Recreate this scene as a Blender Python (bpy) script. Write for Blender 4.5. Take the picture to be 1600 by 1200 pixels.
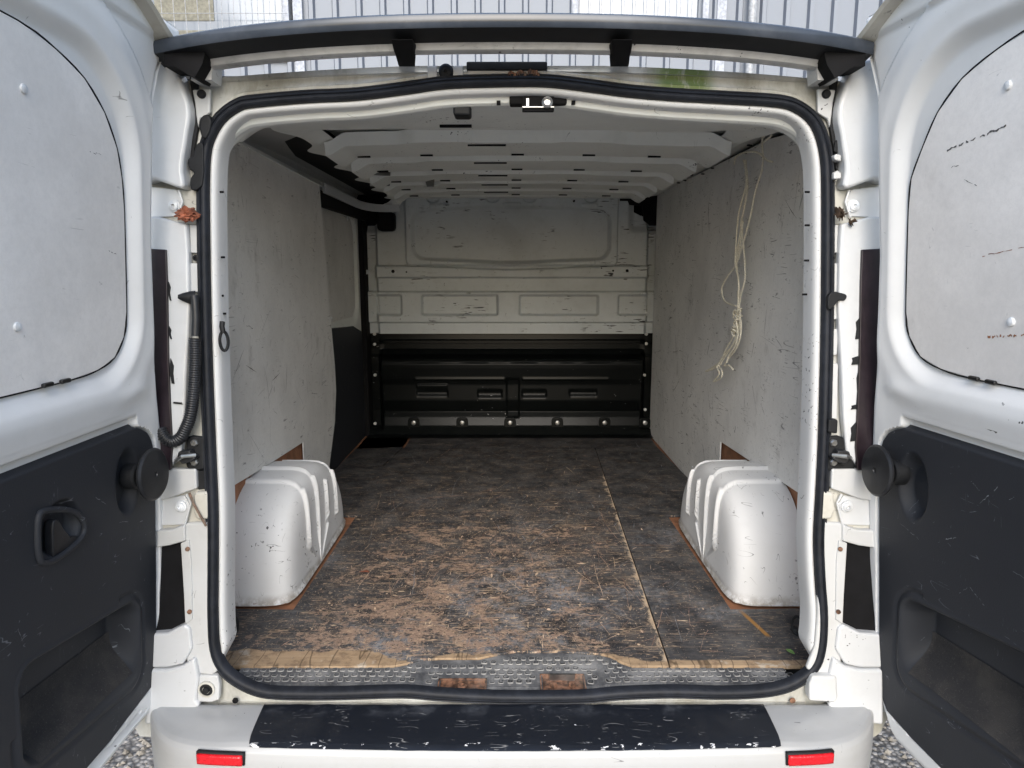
import bpy, bmesh, math, random
from mathutils import Vector, Matrix, noise
random.seed(7)
for o in list(bpy.data.objects): bpy.data.objects.remove(o)
SC = bpy.context.scene; COL = SC.collection
R = math.radians

# ------------------------------------------------------------------ camera, sky, sun, exposure
FPX = 1060.0; PITCH = math.atan(170 / FPX); CAM = Vector((0, -1.54, .934))
cd = bpy.data.cameras.new('camera'); cam = bpy.data.objects.new('camera', cd); COL.objects.link(cam)
cd.sensor_width = 36; cd.lens = FPX / 1600 * 36; cd.clip_end = 3000; cd.clip_start = .02
cam.location = CAM; cam.rotation_euler = (R(90) - PITCH, 0, 0); SC.camera = cam
W = bpy.data.worlds.new('World'); SC.world = W; W.use_nodes = True
wn = W.node_tree; wn.nodes.clear()
sky = wn.nodes.new('ShaderNodeTexSky'); sky.sky_type = 'NISHITA'; sky.sun_disc = False
sky.sun_elevation = R(33); sky.sun_rotation = R(182); sky.air_density = 1.2; sky.dust_density = 2.4; sky.ozone_density = 1.3
bg = wn.nodes.new('ShaderNodeBackground'); bg.inputs[1].default_value = .14
wo = wn.nodes.new('ShaderNodeOutputWorld'); wn.links.new(sky.outputs[0], bg.inputs[0]); wn.links.new(bg.outputs[0], wo.inputs[0])
sl = bpy.data.lights.new('sun', 'SUN'); sl.energy = 1.2; sl.angle = R(45); sl.color = (.945, .975, 1)
so = bpy.data.objects.new('sun', sl); COL.objects.link(so)
sd = Vector((math.sin(R(182)) * math.cos(R(33)), math.cos(R(182)) * math.cos(R(33)), math.sin(R(33))))   # towards the sun
so.rotation_euler = sd.to_track_quat('Z', 'Y').to_euler(); so.location = (0, -3, 5)
SC.view_settings.view_transform = 'Standard'; SC.view_settings.look = 'None'; SC.view_settings.gamma = 1
SC.view_settings.use_curve_mapping = False; SC.view_settings.exposure = 1.08
SC.render.engine = 'CYCLES'
SC.cycles.max_bounces = 10; SC.cycles.diffuse_bounces = 6

# ------------------------------------------------------------------ measuring: a mark in the photograph -> a point on a known plane of the van
def hit(u, v, n, d):
    c, s = math.cos(PITCH), math.sin(PITCH); a = (u - 800) / FPX; b = (600 - v) / FPX
    r = Vector((a, c + b * s, -s + b * c)); n = Vector(n)
    return CAM + r * ((d - n.dot(CAM)) / n.dot(r))
onY = lambda u, v, y: hit(u, v, (0, 1, 0), y)
onX = lambda u, v, x: hit(u, v, (1, 0, 0), x)
onZ = lambda u, v, z: hit(u, v, (0, 0, 1), z)
LEAN = .11; RY0 = -.125
onR = lambda u, v, off=0.0: hit(u, v, (0, 1, -LEAN), RY0 + off)      # plane of the rear opening, leaning forward a little
TR = math.tan(R(6.5))
onL = lambda u, v: hit(u, v, (1, 0, -.067), -.81)                      # inner face of the left door
onD = lambda u, v: hit(u, v, (1, TR, .067), .823 - .06 * TR)            # inner face of the right door

# ------------------------------------------------------------------ object helpers
def link(name, me, mat=None, parent=None, label=None, cat=None, group=None, kind=None, bevel=0, seg=2, smooth=35):
    o = bpy.data.objects.new(name, me); COL.objects.link(o)
    if mat and not me.materials: me.materials.append(mat)
    if parent: o.parent = parent; o.matrix_parent_inverse = PINV(parent)
    if smooth and me.polygons:
        me.shade_smooth(); me.set_sharp_from_angle(angle=R(smooth))
    if bevel:
        m = o.modifiers.new('bevel', 'BEVEL'); m.width = bevel; m.segments = seg; m.limit_method = 'ANGLE'; m.angle_limit = R(30); m.harden_normals = True
    tag(o, label, cat, group, kind); return o
def PINV(p):
    m = Matrix.Identity(4); q = p
    chain = []
    while q: chain.append(q); q = q.parent
    for q in reversed(chain): m = m @ q.matrix_parent_inverse @ q.matrix_basis
    return m.inverted()
def tag(o, label=None, cat=None, group=None, kind=None):
    if label: o['label'] = label
    if cat: o['category'] = cat
    if group: o['group'] = group
    if kind: o['kind'] = kind
    return o
def empty(name, loc, label, cat, group=None):
    o = bpy.data.objects.new(name, None); COL.objects.link(o); o.location = loc; o.empty_display_size = .1
    return tag(o, label, cat, group)
class MB:
    def __init__(s): s.v = []; s.f = []
    def add(s, vs, fs):
        k = len(s.v); s.v += [tuple(p) for p in vs]; s.f += [tuple(i + k for i in f) for f in fs]; return s
    def box(s, x0, x1, y0, y1, z0, z1):
        return s.add([(x0,y0,z0),(x1,y0,z0),(x1,y1,z0),(x0,y1,z0),(x0,y0,z1),(x1,y0,z1),(x1,y1,z1),(x0,y1,z1)],
                     [(0,3,2,1),(4,5,6,7),(0,1,5,4),(1,2,6,5),(2,3,7,6),(3,0,4,7)])
    def grid(s, nu, nv, fn, cu=False, cv=False, skip=None):
        vs = [fn(i / (nu if cu else nu - 1), j / (nv if cv else nv - 1)) for i in range(nu) for j in range(nv)]
        fs = []
        for i in range(nu if cu else nu - 1):
            for j in range(nv if cv else nv - 1):
                if skip and skip((i + .5) / (nu - 1), (j + .5) / (nv - 1)): continue
                a, b = (i + 1) % nu, (j + 1) % nv
                fs.append((i * nv + j, a * nv + j, a * nv + b, i * nv + b))
        return s.add(vs, fs)
    def tube(s, pts, r, n=8, closed=False, flat=None):
        pts = [Vector(p) for p in pts]; m = len(pts); rr = r if callable(r) else (lambda i: r)
        rings = []; up = Vector((0, 0, 1))
        t0 = (pts[1] - pts[0]).normalized()
        if abs(t0.dot(up)) > .9: up = Vector((1, 0, 0))
        nrm = (up - t0 * up.dot(t0)).normalized()
        for i, p in enumerate(pts):
            t = (pts[(i + 1) % m] - pts[i - 1]) if closed or 0 < i < m - 1 else (pts[1] - pts[0] if i == 0 else pts[-1] - pts[-2])
            t.normalize(); nrm = (nrm - t * nrm.dot(t)).normalized(); b = t.cross(nrm)
            rings.append([p + (nrm * math.cos(a) + b * math.sin(a)) * rr(i) for a in [2 * math.pi * k / n for k in range(n)]])
        k0 = len(s.v)
        for rg in rings: s.v += [tuple(q) for q in rg]
        for i in range(m if closed else m - 1):
            for k in range(n):
                a, b = k0 + i * n, k0 + ((i + 1) % m) * n
                s.f.append((a + k, a + (k + 1) % n, b + (k + 1) % n, b + k))
        if not closed:
            s.f.append(tuple(k0 + k for k in reversed(range(n)))); s.f.append(tuple(k0 + (m - 1) * n + k for k in range(n)))
        return s
    def lathe(s, c, ax, prof, n=20):
        c = Vector(c); ax = Vector(ax).normalized(); e = ax.orthogonal().normalized(); g = ax.cross(e)
        k0 = len(s.v)
        for (r, h) in prof:
            for k in range(n):
                a = 2 * math.pi * k / n; s.v.append(tuple(c + ax * h + (e * math.cos(a) + g * math.sin(a)) * r))
        for i in range(len(prof) - 1):
            for k in range(n):
                a, b = k0 + i * n, k0 + (i + 1) * n
                s.f.append((a + k, a + (k + 1) % n, b + (k + 1) % n, b + k))
        s.f.append(tuple(k0 + k for k in reversed(range(n)))); s.f.append(tuple(k0 + (len(prof) - 1) * n + k for k in range(n)))
        return s
    def prism(s, pts, dirv):
        pts = [Vector(p) for p in pts]; d = Vector(dirv); n = len(pts); k0 = len(s.v)
        nn = sum((pts[i].cross(pts[(i + 1) % n]) for i in range(n)), Vector())
        if nn.dot(d) > 0: pts.reverse()
        s.v += [tuple(p) for p in pts] + [tuple(p + d) for p in pts]
        s.f.append(tuple(k0 + i for i in range(n))); s.f.append(tuple(k0 + n + i for i in reversed(range(n))))
        for i in range(n):
            j = (i + 1) % n; s.f.append((k0 + j, k0 + i, k0 + n + i, k0 + n + j))
        return s
    def mesh(s, name):
        me = bpy.data.meshes.new(name); me.from_pydata(s.v, [], s.f); me.validate(); me.update(); return me
    def build(s, name, mat, parent=None, recalc=True, **k):
        me = s.mesh(name)
        if recalc:
            b = bmesh.new(); b.from_mesh(me); bmesh.ops.recalc_face_normals(b, faces=b.faces); b.to_mesh(me); b.free()
        return link(name, me, mat, parent, **k)
def catmull(pts, n=6, closed=False):
    P = [Vector(p) for p in pts]; out = []; m = len(P)
    for i in range(m if closed else m - 1):
        p0 = P[i - 1] if closed or i > 0 else P[0]; p1 = P[i]; p2 = P[(i + 1) % m]
        p3 = P[(i + 2) % m] if closed or i + 2 < m else P[-1]
        for k in range(n):
            t = k / n
            out.append(.5 * ((2 * p1) + (p2 - p0) * t + (2 * p0 - 5 * p1 + 4 * p2 - p3) * t * t + (3 * p1 - p0 - 3 * p2 + p3) * t ** 3))
    if not closed: out.append(P[-1])
    return out
def sst(x): x = max(0, min(1, x)); return x * x * (3 - 2 * x)
def lerp_tab(tab, z):
    tab = sorted(tab)
    if z <= tab[0][0]: return tab[0][1]
    for (a, b), (c, d) in zip(tab, tab[1:]):
        if z <= c: return b + (d - b) * (z - a) / max(1e-6, c - a)
    return tab[-1][1]
def sd_rr(x, y, x0, x1, y0, y1, r):          # signed distance to a rounded rectangle (negative inside)
    cx, cy = (x0 + x1) / 2, (y0 + y1) / 2
    qx = abs(x - cx) - (x1 - x0) / 2 + r; qy = abs(y - cy) - (y1 - y0) / 2 + r
    return math.hypot(max(qx, 0), max(qy, 0)) + min(max(qx, qy), 0) - r

# ------------------------------------------------------------------ materials
class NT:
    def __init__(s, name):
        s.m = bpy.data.materials.new(name); s.m.use_nodes = True; s.t = s.m.node_tree
        s.b = s.t.nodes['Principled BSDF']; s.tc = s.t.nodes.new('ShaderNodeTexCoord'); s.obj = s.tc.outputs['Object']
    def n(s, ty, **k):
        nd = s.t.nodes.new(ty)
        for a, b in k.items(): setattr(nd, a, b)
        return nd
    def put(s, sock, val):
        if hasattr(val, 'is_linked') or isinstance(val, bpy.types.NodeSocket): s.t.links.new(val, sock)
        else: sock.default_value = val
    def map(s, scale=(1, 1, 1), rot=(0, 0, 0), loc=(0, 0, 0)):
        m = s.n('ShaderNodeMapping'); s.put(m.inputs[0], s.obj); m.inputs['Scale'].default_value = scale
        m.inputs['Rotation'].default_value = rot; m.inputs['Location'].default_value = loc; return m.outputs[0]
    def noise(s, scale, detail=3, rough=.55, vec=None, dist=0):
        x = s.n('ShaderNodeTexNoise'); s.put(x.inputs['Vector'], vec or s.obj); x.inputs['Scale'].default_value = scale
        x.inputs['Detail'].default_value = detail; x.inputs['Roughness'].default_value = rough; x.inputs['Distortion'].default_value = dist
        return x.outputs['Fac']
    def math(s, op, a, b=0.0, c=0.0, clamp=False):
        x = s.n('ShaderNodeMath', operation=op, use_clamp=clamp); s.put(x.inputs[0], a); s.put(x.inputs[1], b); s.put(x.inputs[2], c); return x.outputs[0]
    def step(s, x, a, b):                      # smooth ramp a..b -> 0..1
        m = s.n('ShaderNodeMapRange', interpolation_type='SMOOTHSTEP'); s.put(m.inputs[0], x); s.put(m.inputs[1], a); s.put(m.inputs[2], b); return m.outputs[0]
    def mix(s, f, a, b):
        m = s.n('ShaderNodeMix', data_type='RGBA'); s.put(m.inputs[0], f)
        s.put(m.inputs[6], a if not isinstance(a, tuple) else (*a, 1)); s.put(m.inputs[7], b if not isinstance(b, tuple) else (*b, 1)); return m.outputs[2]
    def xyz(s):
        x = s.n('ShaderNodeSeparateXYZ'); s.put(x.inputs[0], s.obj); return x.outputs
    def fin(s, col=None, rough=.5, bump=None, bs=.2, bd=.002, metal=0, spec=None):
        if col is not None: s.put(s.b.inputs['Base Color'], (*col, 1) if isinstance(col, tuple) else col)
        s.put(s.b.inputs['Roughness'], rough); s.b.inputs['Metallic'].default_value = metal
        if spec is not None: s.b.inputs['Specular IOR Level'].default_value = spec
        if bump is not None:
            b = s.n('ShaderNodeBump'); b.inputs['Strength'].default_value = bs; b.inputs['Distance'].default_value = bd
            s.put(b.inputs['Height'], bump); s.put(s.b.inputs['Normal'], b.outputs[0])
        return s.m
def scratch(q, scale, rot, stretch, w, thr, seed):
    """thin scattered scratches: contour lines of a stretched noise kept only where a second noise is high"""
    v = q.map(stretch, rot, (seed, seed * 1.7, seed * .6))
    a = q.noise(scale, 1, .5, v); d = q.math('ABSOLUTE', q.math('SUBTRACT', a, .5))
    line = q.math('SUBTRACT', 1, q.step(d, 0, w)); k = q.step(q.noise(scale * 1.6, 3, .6, q.map((1, 1, 1), rot, (seed * 3, 0, seed))), thr, thr + .04)
    return q.math('MULTIPLY', line, k)
def paint(name, base, rough=.3, chip=.72, chipcol=(.03, .03, .035), dirt=.35, dirtcol=(.33, .32, .28), scr=.62, stretch=(1, 1, 1), spec=.5, coat=0, chs=95, bump=.12, foot=False):
    q = NT(name)
    d1 = q.step(q.noise(2.6, 5, .6, dist=.4), .42, .78); d2 = q.step(q.noise(22, 4, .7), .45, .8)
    dm = q.math('MULTIPLY', q.math('ADD', q.math('MULTIPLY', d1, .7), q.math('MULTIPLY', d2, .35)), dirt, clamp=True)
    c = q.mix(dm, base, dirtcol)
    ch = q.step(q.noise(chs, 2, .5, q.map(stretch)), chip, chip + .015)
    ch = q.math('MULTIPLY', ch, q.step(q.noise(4, 3, .6), .52, .62))
    s1 = scratch(q, 9, (.3, .5, .8), (1, 1, 4), .006, scr, 3); s2 = scratch(q, 14, (1.1, .2, .4), (3, 1, 1), .007, scr, 8)
    al = q.math('MAXIMUM', ch, q.math('MULTIPLY', q.math('MAXIMUM', s1, s2), .75))
    c = q.mix(al, c, chipcol)
    if foot:
        fz = q.math('MULTIPLY', q.step(q.xyz()[2], .035, .004), q.step(q.noise(25, 5, .75), .3, .6)); c = q.mix(q.math('MULTIPLY', fz, .7), c, (.20, .16, .11))
    r = q.math('ADD', rough, q.math('MULTIPLY', dm, .35))
    q.b.inputs['Coat Weight'].default_value = coat; q.b.inputs['Coat Roughness'].default_value = .12
    return q.fin(c, r, q.math('SUBTRACT', q.noise(6, 3, .6), q.math('MULTIPLY', al, .5)), bump, .004, spec=spec)
def plain(name, col, rough=.5, metal=0, var=.25, ns=30, bump=.15, spec=None, dust=0, dustcol=(.25, .24, .22)):
    q = NT(name); n = q.noise(ns, 4, .6)
    c = q.mix(q.step(n, .3, .7), tuple(x * (1 - var) for x in col), tuple(min(1, x * (1 + var)) for x in col))
    if dust: c = q.mix(q.math('MULTIPLY', q.step(q.noise(7, 5, .7), .45, .75), dust), c, dustcol)
    return q.fin(c, q.math('ADD', rough - .06, q.math('MULTIPLY', n, .12)), n, bump, .003, metal=metal, spec=spec)

M = {}
M['door'] = paint('door_paint', (.74, .75, .755), .38, .73, dirt=.20, dirtcol=(.42, .41, .38), scr=.68, coat=.25, bump=.05)
M['body'] = paint('body_paint', (.55, .56, .565), .34, .72, dirt=.42, dirtcol=(.34, .33, .27), scr=.66, coat=.25)
M['pillar'] = paint('pillar_paint', (.60, .615, .63), .32, .72, dirt=.35, dirtcol=(.38, .38, .35), scr=.66, coat=.3)
M['cream'] = paint('cream_paint', (.56, .55, .50), .45, .68, dirt=.75, dirtcol=(.22, .19, .13), scr=.60)
M['arch'] = paint('arch_paint', (.73, .735, .74), .55, .69, dirt=.22, dirtcol=(.40, .39, .36), scr=.57, chs=80, spec=.3, foot=True)
M['jamb'] = paint('jamb_paint', (.64, .65, .655), .36, .66, dirt=.15, scr=.62, chs=110)
M['ceil'] = paint('ceiling_paint', (.78, .80, .775), .45, .69, dirt=.22, dirtcol=(.25, .25, .23), scr=.63)
M['bulk'] = paint('bulkhead_paint', (.58, .62, .64), .55, .615, dirt=.35, dirtcol=(.2, .2, .18), scr=.60, stretch=(.22, 1, 1.6), chs=60)
M['bulkblack'] = paint('black_gloss', (.004, .005, .005), .30, .74, chipcol=(.5, .5, .5), dirt=.10, dirtcol=(.03, .035, .035), scr=.68, stretch=(.4, 1, 1), spec=.18)
M['black'] = plain('black_plastic', (.009, .010, .012), .6, spec=.3, dust=.3, dustcol=(.03, .03, .03))
M['seal'] = plain('seal_rubber', (.010, .012, .017), .58, spec=.3, dust=.4, dustcol=(.035, .04, .055), ns=60)
M['hose'] = plain('hose_plastic', (.014, .015, .018), .42, dust=.3, dustcol=(.06, .06, .06))
M['metal'] = plain('bolt_metal', (.45, .45, .44), .38, metal=.9)
M['chrome'] = plain('bright_metal', (.5, .5, .5), .35, metal=1)
M['rust'] = plain('rusty_metal', (.17, .085, .05), .8, var=.75, ns=70, bump=.6, dust=.6, dustcol=(.28, .25, .21))
M['screw'] = plain('white_screw', (.7, .72, .74), .35)
M['rope'] = plain('rope_cord', (.74, .70, .58), .8, ns=300, bump=.5)
M['rod'] = plain('white_rod', (.6, .6, .58), .4)
M['tape'] = plain('black_tape', (.008, .008, .008), .35)
M['leaf'] = plain('dry_leaf', (.26, .085, .045), .7, var=.6, ns=50, bump=.6)
M['leafdark'] = plain('rotten_leaf', (.05, .03, .018), .8, var=.6, ns=50, bump=.6)
M['brown'] = plain('bare_plywood_edge', (.30, .135, .07), .75, var=.25, ns=25, bump=.3, dust=.35, dustcol=(.2, .13, .09))
M['spoil'] = plain('spoiler_gloss', (.034, .042, .056), .22, var=.2, ns=8, bump=.05, dust=.25, dustcol=(.12, .13, .15))
M['spoilwhite'] = paint('spoiler_underside', (.6, .6, .59), .4, .70, dirt=.8, dirtcol=(.09, .085, .08), scr=.62)
M['tyre'] = plain('tyre_rubber', (.02, .02, .02), .8)

def m_lining(name, base, marks, thr, dirt=.3):
    q = NT(name); X = q.xyz()
    c = q.mix(q.step(q.noise(2.2, 5, .65), .35, .75), base, tuple(x * .78 for x in base))
    fib = q.noise(90, 4, .8); c = q.mix(q.math('MULTIPLY', q.step(fib, .35, .7), .18), c, tuple(x * .6 for x in base))
    al = None
    for i, (rot, st, sc, w) in enumerate([((0, .25, 0), (1, 1, 7), 8, .012), ((.8, 0, 0), (1, 6, 1), 9, .010), ((-.5, 0, 0), (1, 1, 6), 12, .012), ((1.4, 0, .0), (1, 7, 1), 15, .012), ((.2, 0, 0), (1, 3, 3), 22, .010)]):
        s_ = scratch(q, sc, rot, st, w, thr, 2.3 * i + 1); al = s_ if al is None else q.math('MAXIMUM', al, s_)
    for i, (rot, st, sc, w) in enumerate([((.15, 0, 0), (1, 1, 10), 3.2, .016), ((1.3, 0, 0), (1, 1, 9), 3.6, .014), ((-.9, 0, 0), (1, 1, 9), 5, .012), ((1.5, 0, 0), (1, 1, 12), 7, .02)]):
        al = q.math('MAXIMUM', al, scratch(q, sc, rot, st, w, thr + .01, 4.7 * i + 13))
    sm = q.math('MULTIPLY', q.step(q.noise(7, 5, .7, q.map((1, 1, .6), loc=(3, 1, 2))), .57, .80), dirt)
    c = q.mix(sm, c, (.17, .155, .135))
    c = q.mix(q.math('MULTIPLY', al, marks), c, (.045, .045, .045))
    return q.fin(c, .62, fib, .15, .002)
M['lining'] = m_lining('painted_hardboard_lining', (.82, .815, .80), .8, .60, .55)
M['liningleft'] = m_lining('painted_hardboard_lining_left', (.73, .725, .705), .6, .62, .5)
M['board'] = m_lining('door_hardboard', (.90, .875, .85), .35, .67, .2)

# floor: worn black phenolic plywood
def m_floor():
    q = NT('worn_black_plywood'); X = q.xyz(); x, y = X[0], X[1]
    base = q.mix(q.step(q.noise(9, 7, .78), .35, .68), (.020, .021, .025), (.090, .088, .088))
    dust = q.math('MULTIPLY', q.step(q.noise(3.2, 5, .65, q.map((1, 1, 1), loc=(4, 2, 0))), .50, .74), q.step(y, 1.75, .15))
    dust = q.math('MULTIPLY', dust, q.step(q.noise(60, 4, .7), .3, .6))
    dp = q.step(q.math('ADD', q.math('POWER', q.math('MULTIPLY', q.math('SUBTRACT', x, .02), 3.5), 2), q.math('POWER', q.math('MULTIPLY', q.math('SUBTRACT', y, .30), 2.6), 2)), 1.2, .1)
    dust = q.math('ADD', dust, q.math('MULTIPLY', dp, q.math('MULTIPLY', q.step(q.noise(9, 6, .75), .42, .68), .8)), clamp=True)
    base = q.mix(q.math('MULTIPLY', dust, .85), base, (.25, .26, .28))
    # wear grows towards the rear sill and the middle of the load floor
    wy = q.step(y, 2.3, .25); wx = q.math('MULTIPLY', q.step(q.math('ABSOLUTE', q.math('ADD', x, .14)), .80, .15), q.math('SUBTRACT', 1, q.step(x, .36, .44)))
    w = q.math('MULTIPLY', wy, q.math('ADD', .35, q.math('MULTIPLY', wx, .65)))
    fine = q.noise(1, 8, .82, q.map((34, 48, 1))); mid = q.noise(7.5, 7, .78, q.map((1, 1.1, 1), loc=(1, 5, 0)), .4)
    big = q.noise(2.0, 3, .5, q.map((1, 1, 1), loc=(9, 5, 0)))
    t = q.math('ADD', q.math('ADD', q.math('MULTIPLY', fine, .40), q.math('MULTIPLY', mid, .54)), q.math('MULTIPLY', big, .22))
    patch = q.step(q.math('ADD', q.math('POWER', q.math('MULTIPLY', q.math('ADD', x, .26), 2.2), 2), q.math('POWER', q.math('MULTIPLY', q.math('SUBTRACT', y, .16), 3.2), 2)), 1.3, .1)
    t = q.math('ADD', t, q.math('ADD', q.math('MULTIPLY', w, .150), q.math('MULTIPLY', patch, .025)))
    brown = q.mix(q.noise(40, 4, .7), (.17, .11, .078), (.43, .305, .225))
    c = q.mix(q.math('MULTIPLY', q.step(t, .738, .772), .92), base, brown)
    tan = q.mix(q.noise(60, 4, .7), (.44, .31, .20), (.72, .57, .40))
    # torn veneer flakes lying across the van
    fl = q.noise(1, 3, .6, q.map((13, 75, 1), loc=(2, 3, 0))); fl = q.step(q.math('ADD', fl, q.math('MULTIPLY', w, .075)), .755, .775)
    c = q.mix(fl, c, tan)
    spk = q.noise(150, 2, .7); c = q.mix(q.math('MULTIPLY', q.step(q.math('ADD', spk, q.math('MULTIPLY', w, .07)), .68, .72), .75), c, tan)
    spd = q.noise(110, 2, .7, q.map((1, 1, 1), loc=(5, 5, 0))); c = q.mix(q.math('MULTIPLY', q.step(spd, .56, .64), q.math('MULTIPLY', w, .75)), c, (.03, .028, .028))
    fl2 = q.noise(1, 3, .6, q.map((120, 16, 1), (0, 0, .15), (7, 3, 0))); fl2 = q.step(q.math('ADD', fl2, q.math('MULTIPLY', w, .07)), .745, .76)
    c = q.mix(q.math('MULTIPLY', fl2, .8), c, tan)
    al = None
    for i, (rz, st, sc, ww, th) in enumerate([(.05, (1, 9, 1), 7, .014, .56), (.0, (1, 12, 1), 11, .02, .57), (1.45, (1, 12, 1), 4, .010, .50), (1.0, (1, 10, 1), 4, .008, .53), (-.9, (1, 9, 1), 5, .008, .53), (1.62, (1, 14, 1), 5, .012, .50), (1.3, (1, 9, 1), 7, .009, .53), (.4, (1, 8, 1), 6, .007, .54), (1.57, (1, 10, 1), 12, .010, .53)]):
        s_ = scratch(q, sc, (0, 0, rz), st, ww, th, 3.1 * i + 2); al = s_ if al is None else q.math('MAXIMUM', al, s_)
    c = q.mix(q.math('MULTIPLY', al, q.math('ADD', .26, q.math('MULTIPLY', w, .55))), c, q.mix(q.noise(30, 3), (.35, .21, .12), (.62, .48, .33)))
    # frayed edge beside the seam, and the bare strip along the rear edge
    seam = q.math('SUBTRACT', q.math('ADD', .381, q.math('MULTIPLY', y, .0345)), x)
    sn = q.math('MULTIPLY', q.step(q.noise(1, 6, .8, q.map((30, 22, 1))), .38, .75), .045)
    se = q.math('MULTIPLY', q.math('MULTIPLY', q.step(seam, sn, 0), q.step(seam, -.003, -.001)), q.step(y, 1.65, 1.45))
    c = q.mix(q.math('MULTIPLY', se, .85), c, tan)
    en = q.math('MULTIPLY', q.noise(1, 6, .7, q.map((7, 7, 1), loc=(0, 0, 0))), .09)
    lim = q.math('ADD', q.math('MULTIPLY', q.step(x, -.24, -.40), .048), q.math('SUBTRACT', en, .052))
    lim = q.math('MULTIPLY', lim, q.math('SUBTRACT', 1, q.math('MULTIPLY', q.step(x, .37, .39), .7)))
    lim = q.math('ADD', lim, q.math('MULTIPLY', q.math('MULTIPLY', q.step(x, -.26, -.12), q.step(x, .40, .20)), .030))
    bare = q.step(q.math('SUBTRACT', lim, y), -.004, .004)
    grain = q.noise(1, 5, .65, q.map((5, 110, 1)))
    woods = q.mix(grain, (.24, .155, .09), (.50, .37, .235)); woods = q.mix(q.math('MULTIPLY', q.step(q.noise(22, 5, .75), .45, .65), .65), woods, (.13, .085, .055)); woods = q.mix(q.math('MULTIPLY', q.step(q.noise(16, 4, .7, q.map(loc=(3, 3, 3))), .58, .66), .6), woods, (.50, .45, .38))
    cr = q.math('SUBTRACT', 1, q.step(q.math('ABSOLUTE', q.math('SUBTRACT', q.noise(1, 2, .5, q.map((18, 2.5, 1), (0, 0, .5))), .5)), 0, .02))
    woods = q.mix(q.math('MULTIPLY', cr, .7), woods, (.04, .025, .015))
    c = q.mix(bare, c, woods)
    # stroke of yellow-brown paint by the right arch
    yy = q.math('SUBTRACT', x, q.math('ADD', .693, q.math('MULTIPLY', y, -.20)))
    ys = q.math('MULTIPLY', q.math('SUBTRACT', 1, q.step(q.math('ABSOLUTE', yy), .003, .009)), q.math('MULTIPLY', q.step(y, .10, .12), q.step(y, .27, .20)))
    c = q.mix(q.math('MULTIPLY', ys, .8), c, (.40, .19, .03))
    h = q.math('ADD', q.math('MULTIPLY', t, .6), q.math('MULTIPLY', al, -.3))
    return q.fin(c, q.math('ADD', .42, q.math('MULTIPLY', q.noise(8, 4), .25)), h, .35, .004, spec=.35)
M['floor'] = m_floor()

def m_trim():
    q = NT('door_trim_plastic'); g = q.noise(420, 2, .6); n = q.noise(2.5, 4, .6)
    c = q.mix(n, (.016, .018, .023), (.028, .031, .038))
    sc = q.math('MAXIMUM', scratch(q, 10, (.4, .2, 0), (1, 1, 5), .008, .62, 4), scratch(q, 16, (1.2, .2, 0), (1, 5, 1), .008, .62, 9))
    fl = q.step(q.noise(38, 4, .75), .70, .74); c = q.mix(q.math('MULTIPLY', q.math('MAXIMUM', sc, fl), .45), c, (.30, .32, .36))
    return q.fin(c, .62, g, .25, .001, spec=.35)
M['trim'] = m_trim()
def m_carpet():
    q = NT('dusty_felt'); g = q.noise(300, 3, .8)
    c = q.mix(q.step(q.noise(10, 5, .7), .35, .7), (.022, .022, .024), (.050, .046, .043)); c = q.mix(q.math('MULTIPLY', q.step(g, .58, .72), .35), c, (.22, .2, .18))
    return q.fin(c, .95, g, .8, .003)
M['felt'] = m_carpet()
def m_header():
    q = NT('stained_header_paint'); X = q.xyz(); x = X[0]; z = X[2]
    d = q.step(q.noise(1, 6, .7, q.map((7, 7, 2.2))), .38, .68); c = q.mix(q.math('MULTIPLY', d, .85), (.56, .565, .54), (.25, .24, .195))
    c = q.mix(q.math('MULTIPLY', q.step(q.noise(50, 4, .7), .62, .74), .7), c, (.07, .06, .05))
    al = q.math('MULTIPLY', q.step(q.math('ABSOLUTE', q.math('SUBTRACT', x, .375)), .085, .035), q.step(q.noise(1, 6, .75, q.map((60, 20, 12))), .28, .50))
    al2 = q.math('MULTIPLY', q.step(q.math('ABSOLUTE', q.math('SUBTRACT', x, .30)), .24, .0), q.step(q.noise(1, 6, .75, q.map((60, 20, 12), loc=(3, 0, 0))), .52, .68))
    top = q.step(z, 1.28, 1.30)
    c = q.mix(q.math('MULTIPLY', q.math('MULTIPLY', q.math('MAXIMUM', al, q.math('MULTIPLY', al2, .4)), top), .9), c, (.12, .19, .03))
    lo = q.step(z, .7, .1); c = q.mix(q.math('MULTIPLY', q.math('MULTIPLY', q.step(q.noise(6, 5, .7), .45, .7), lo), .35), c, (.45, .40, .28))
    return q.fin(c, .5, q.noise(8, 3), .15, .004)
M['header'] = m_header()
def m_film():
    q = NT('scuffed_black_film'); X = q.xyz()
    c = q.mix(q.noise(3, 4, .6), (.006, .008, .013), (.016, .019, .026))
    du = q.math('MULTIPLY', q.step(q.noise(14, 5, .7), .48, .72), q.step(X[1], -.20, -.15)); c = q.mix(q.math('MULTIPLY', du, .5), c, (.13, .14, .16))
    sc = q.math('MAXIMUM', scratch(q, 9, (0, 0, 1.2), (1, 5, 1), .012, .56, 4), scratch(q, 15, (0, 0, .3), (1, 5, 1), .012, .60, 9))
    c = q.mix(q.math('MULTIPLY', sc, .5), c, (.4, .4, .4))
    edge = q.math('MULTIPLY', q.step(q.noise(1, 4, .7, q.map((38, 60, 60))), .60, .62), q.math('MULTIPLY', q.step(X[1], -.268, -.274), q.step(X[1], -.290, -.284)))
    ch = q.math('MULTIPLY', q.step(q.noise(90, 3, .6), .735, .75), .9)
    c = q.mix(q.math('MAXIMUM', edge, ch), c, (.75, .76, .78))
    fold = q.noise(1, 2, .5, q.map((9, 2, 2), (0, 0, .3)))
    return q.fin(c, .28, fold, .35, .01)
M['film'] = m_film()
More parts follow.
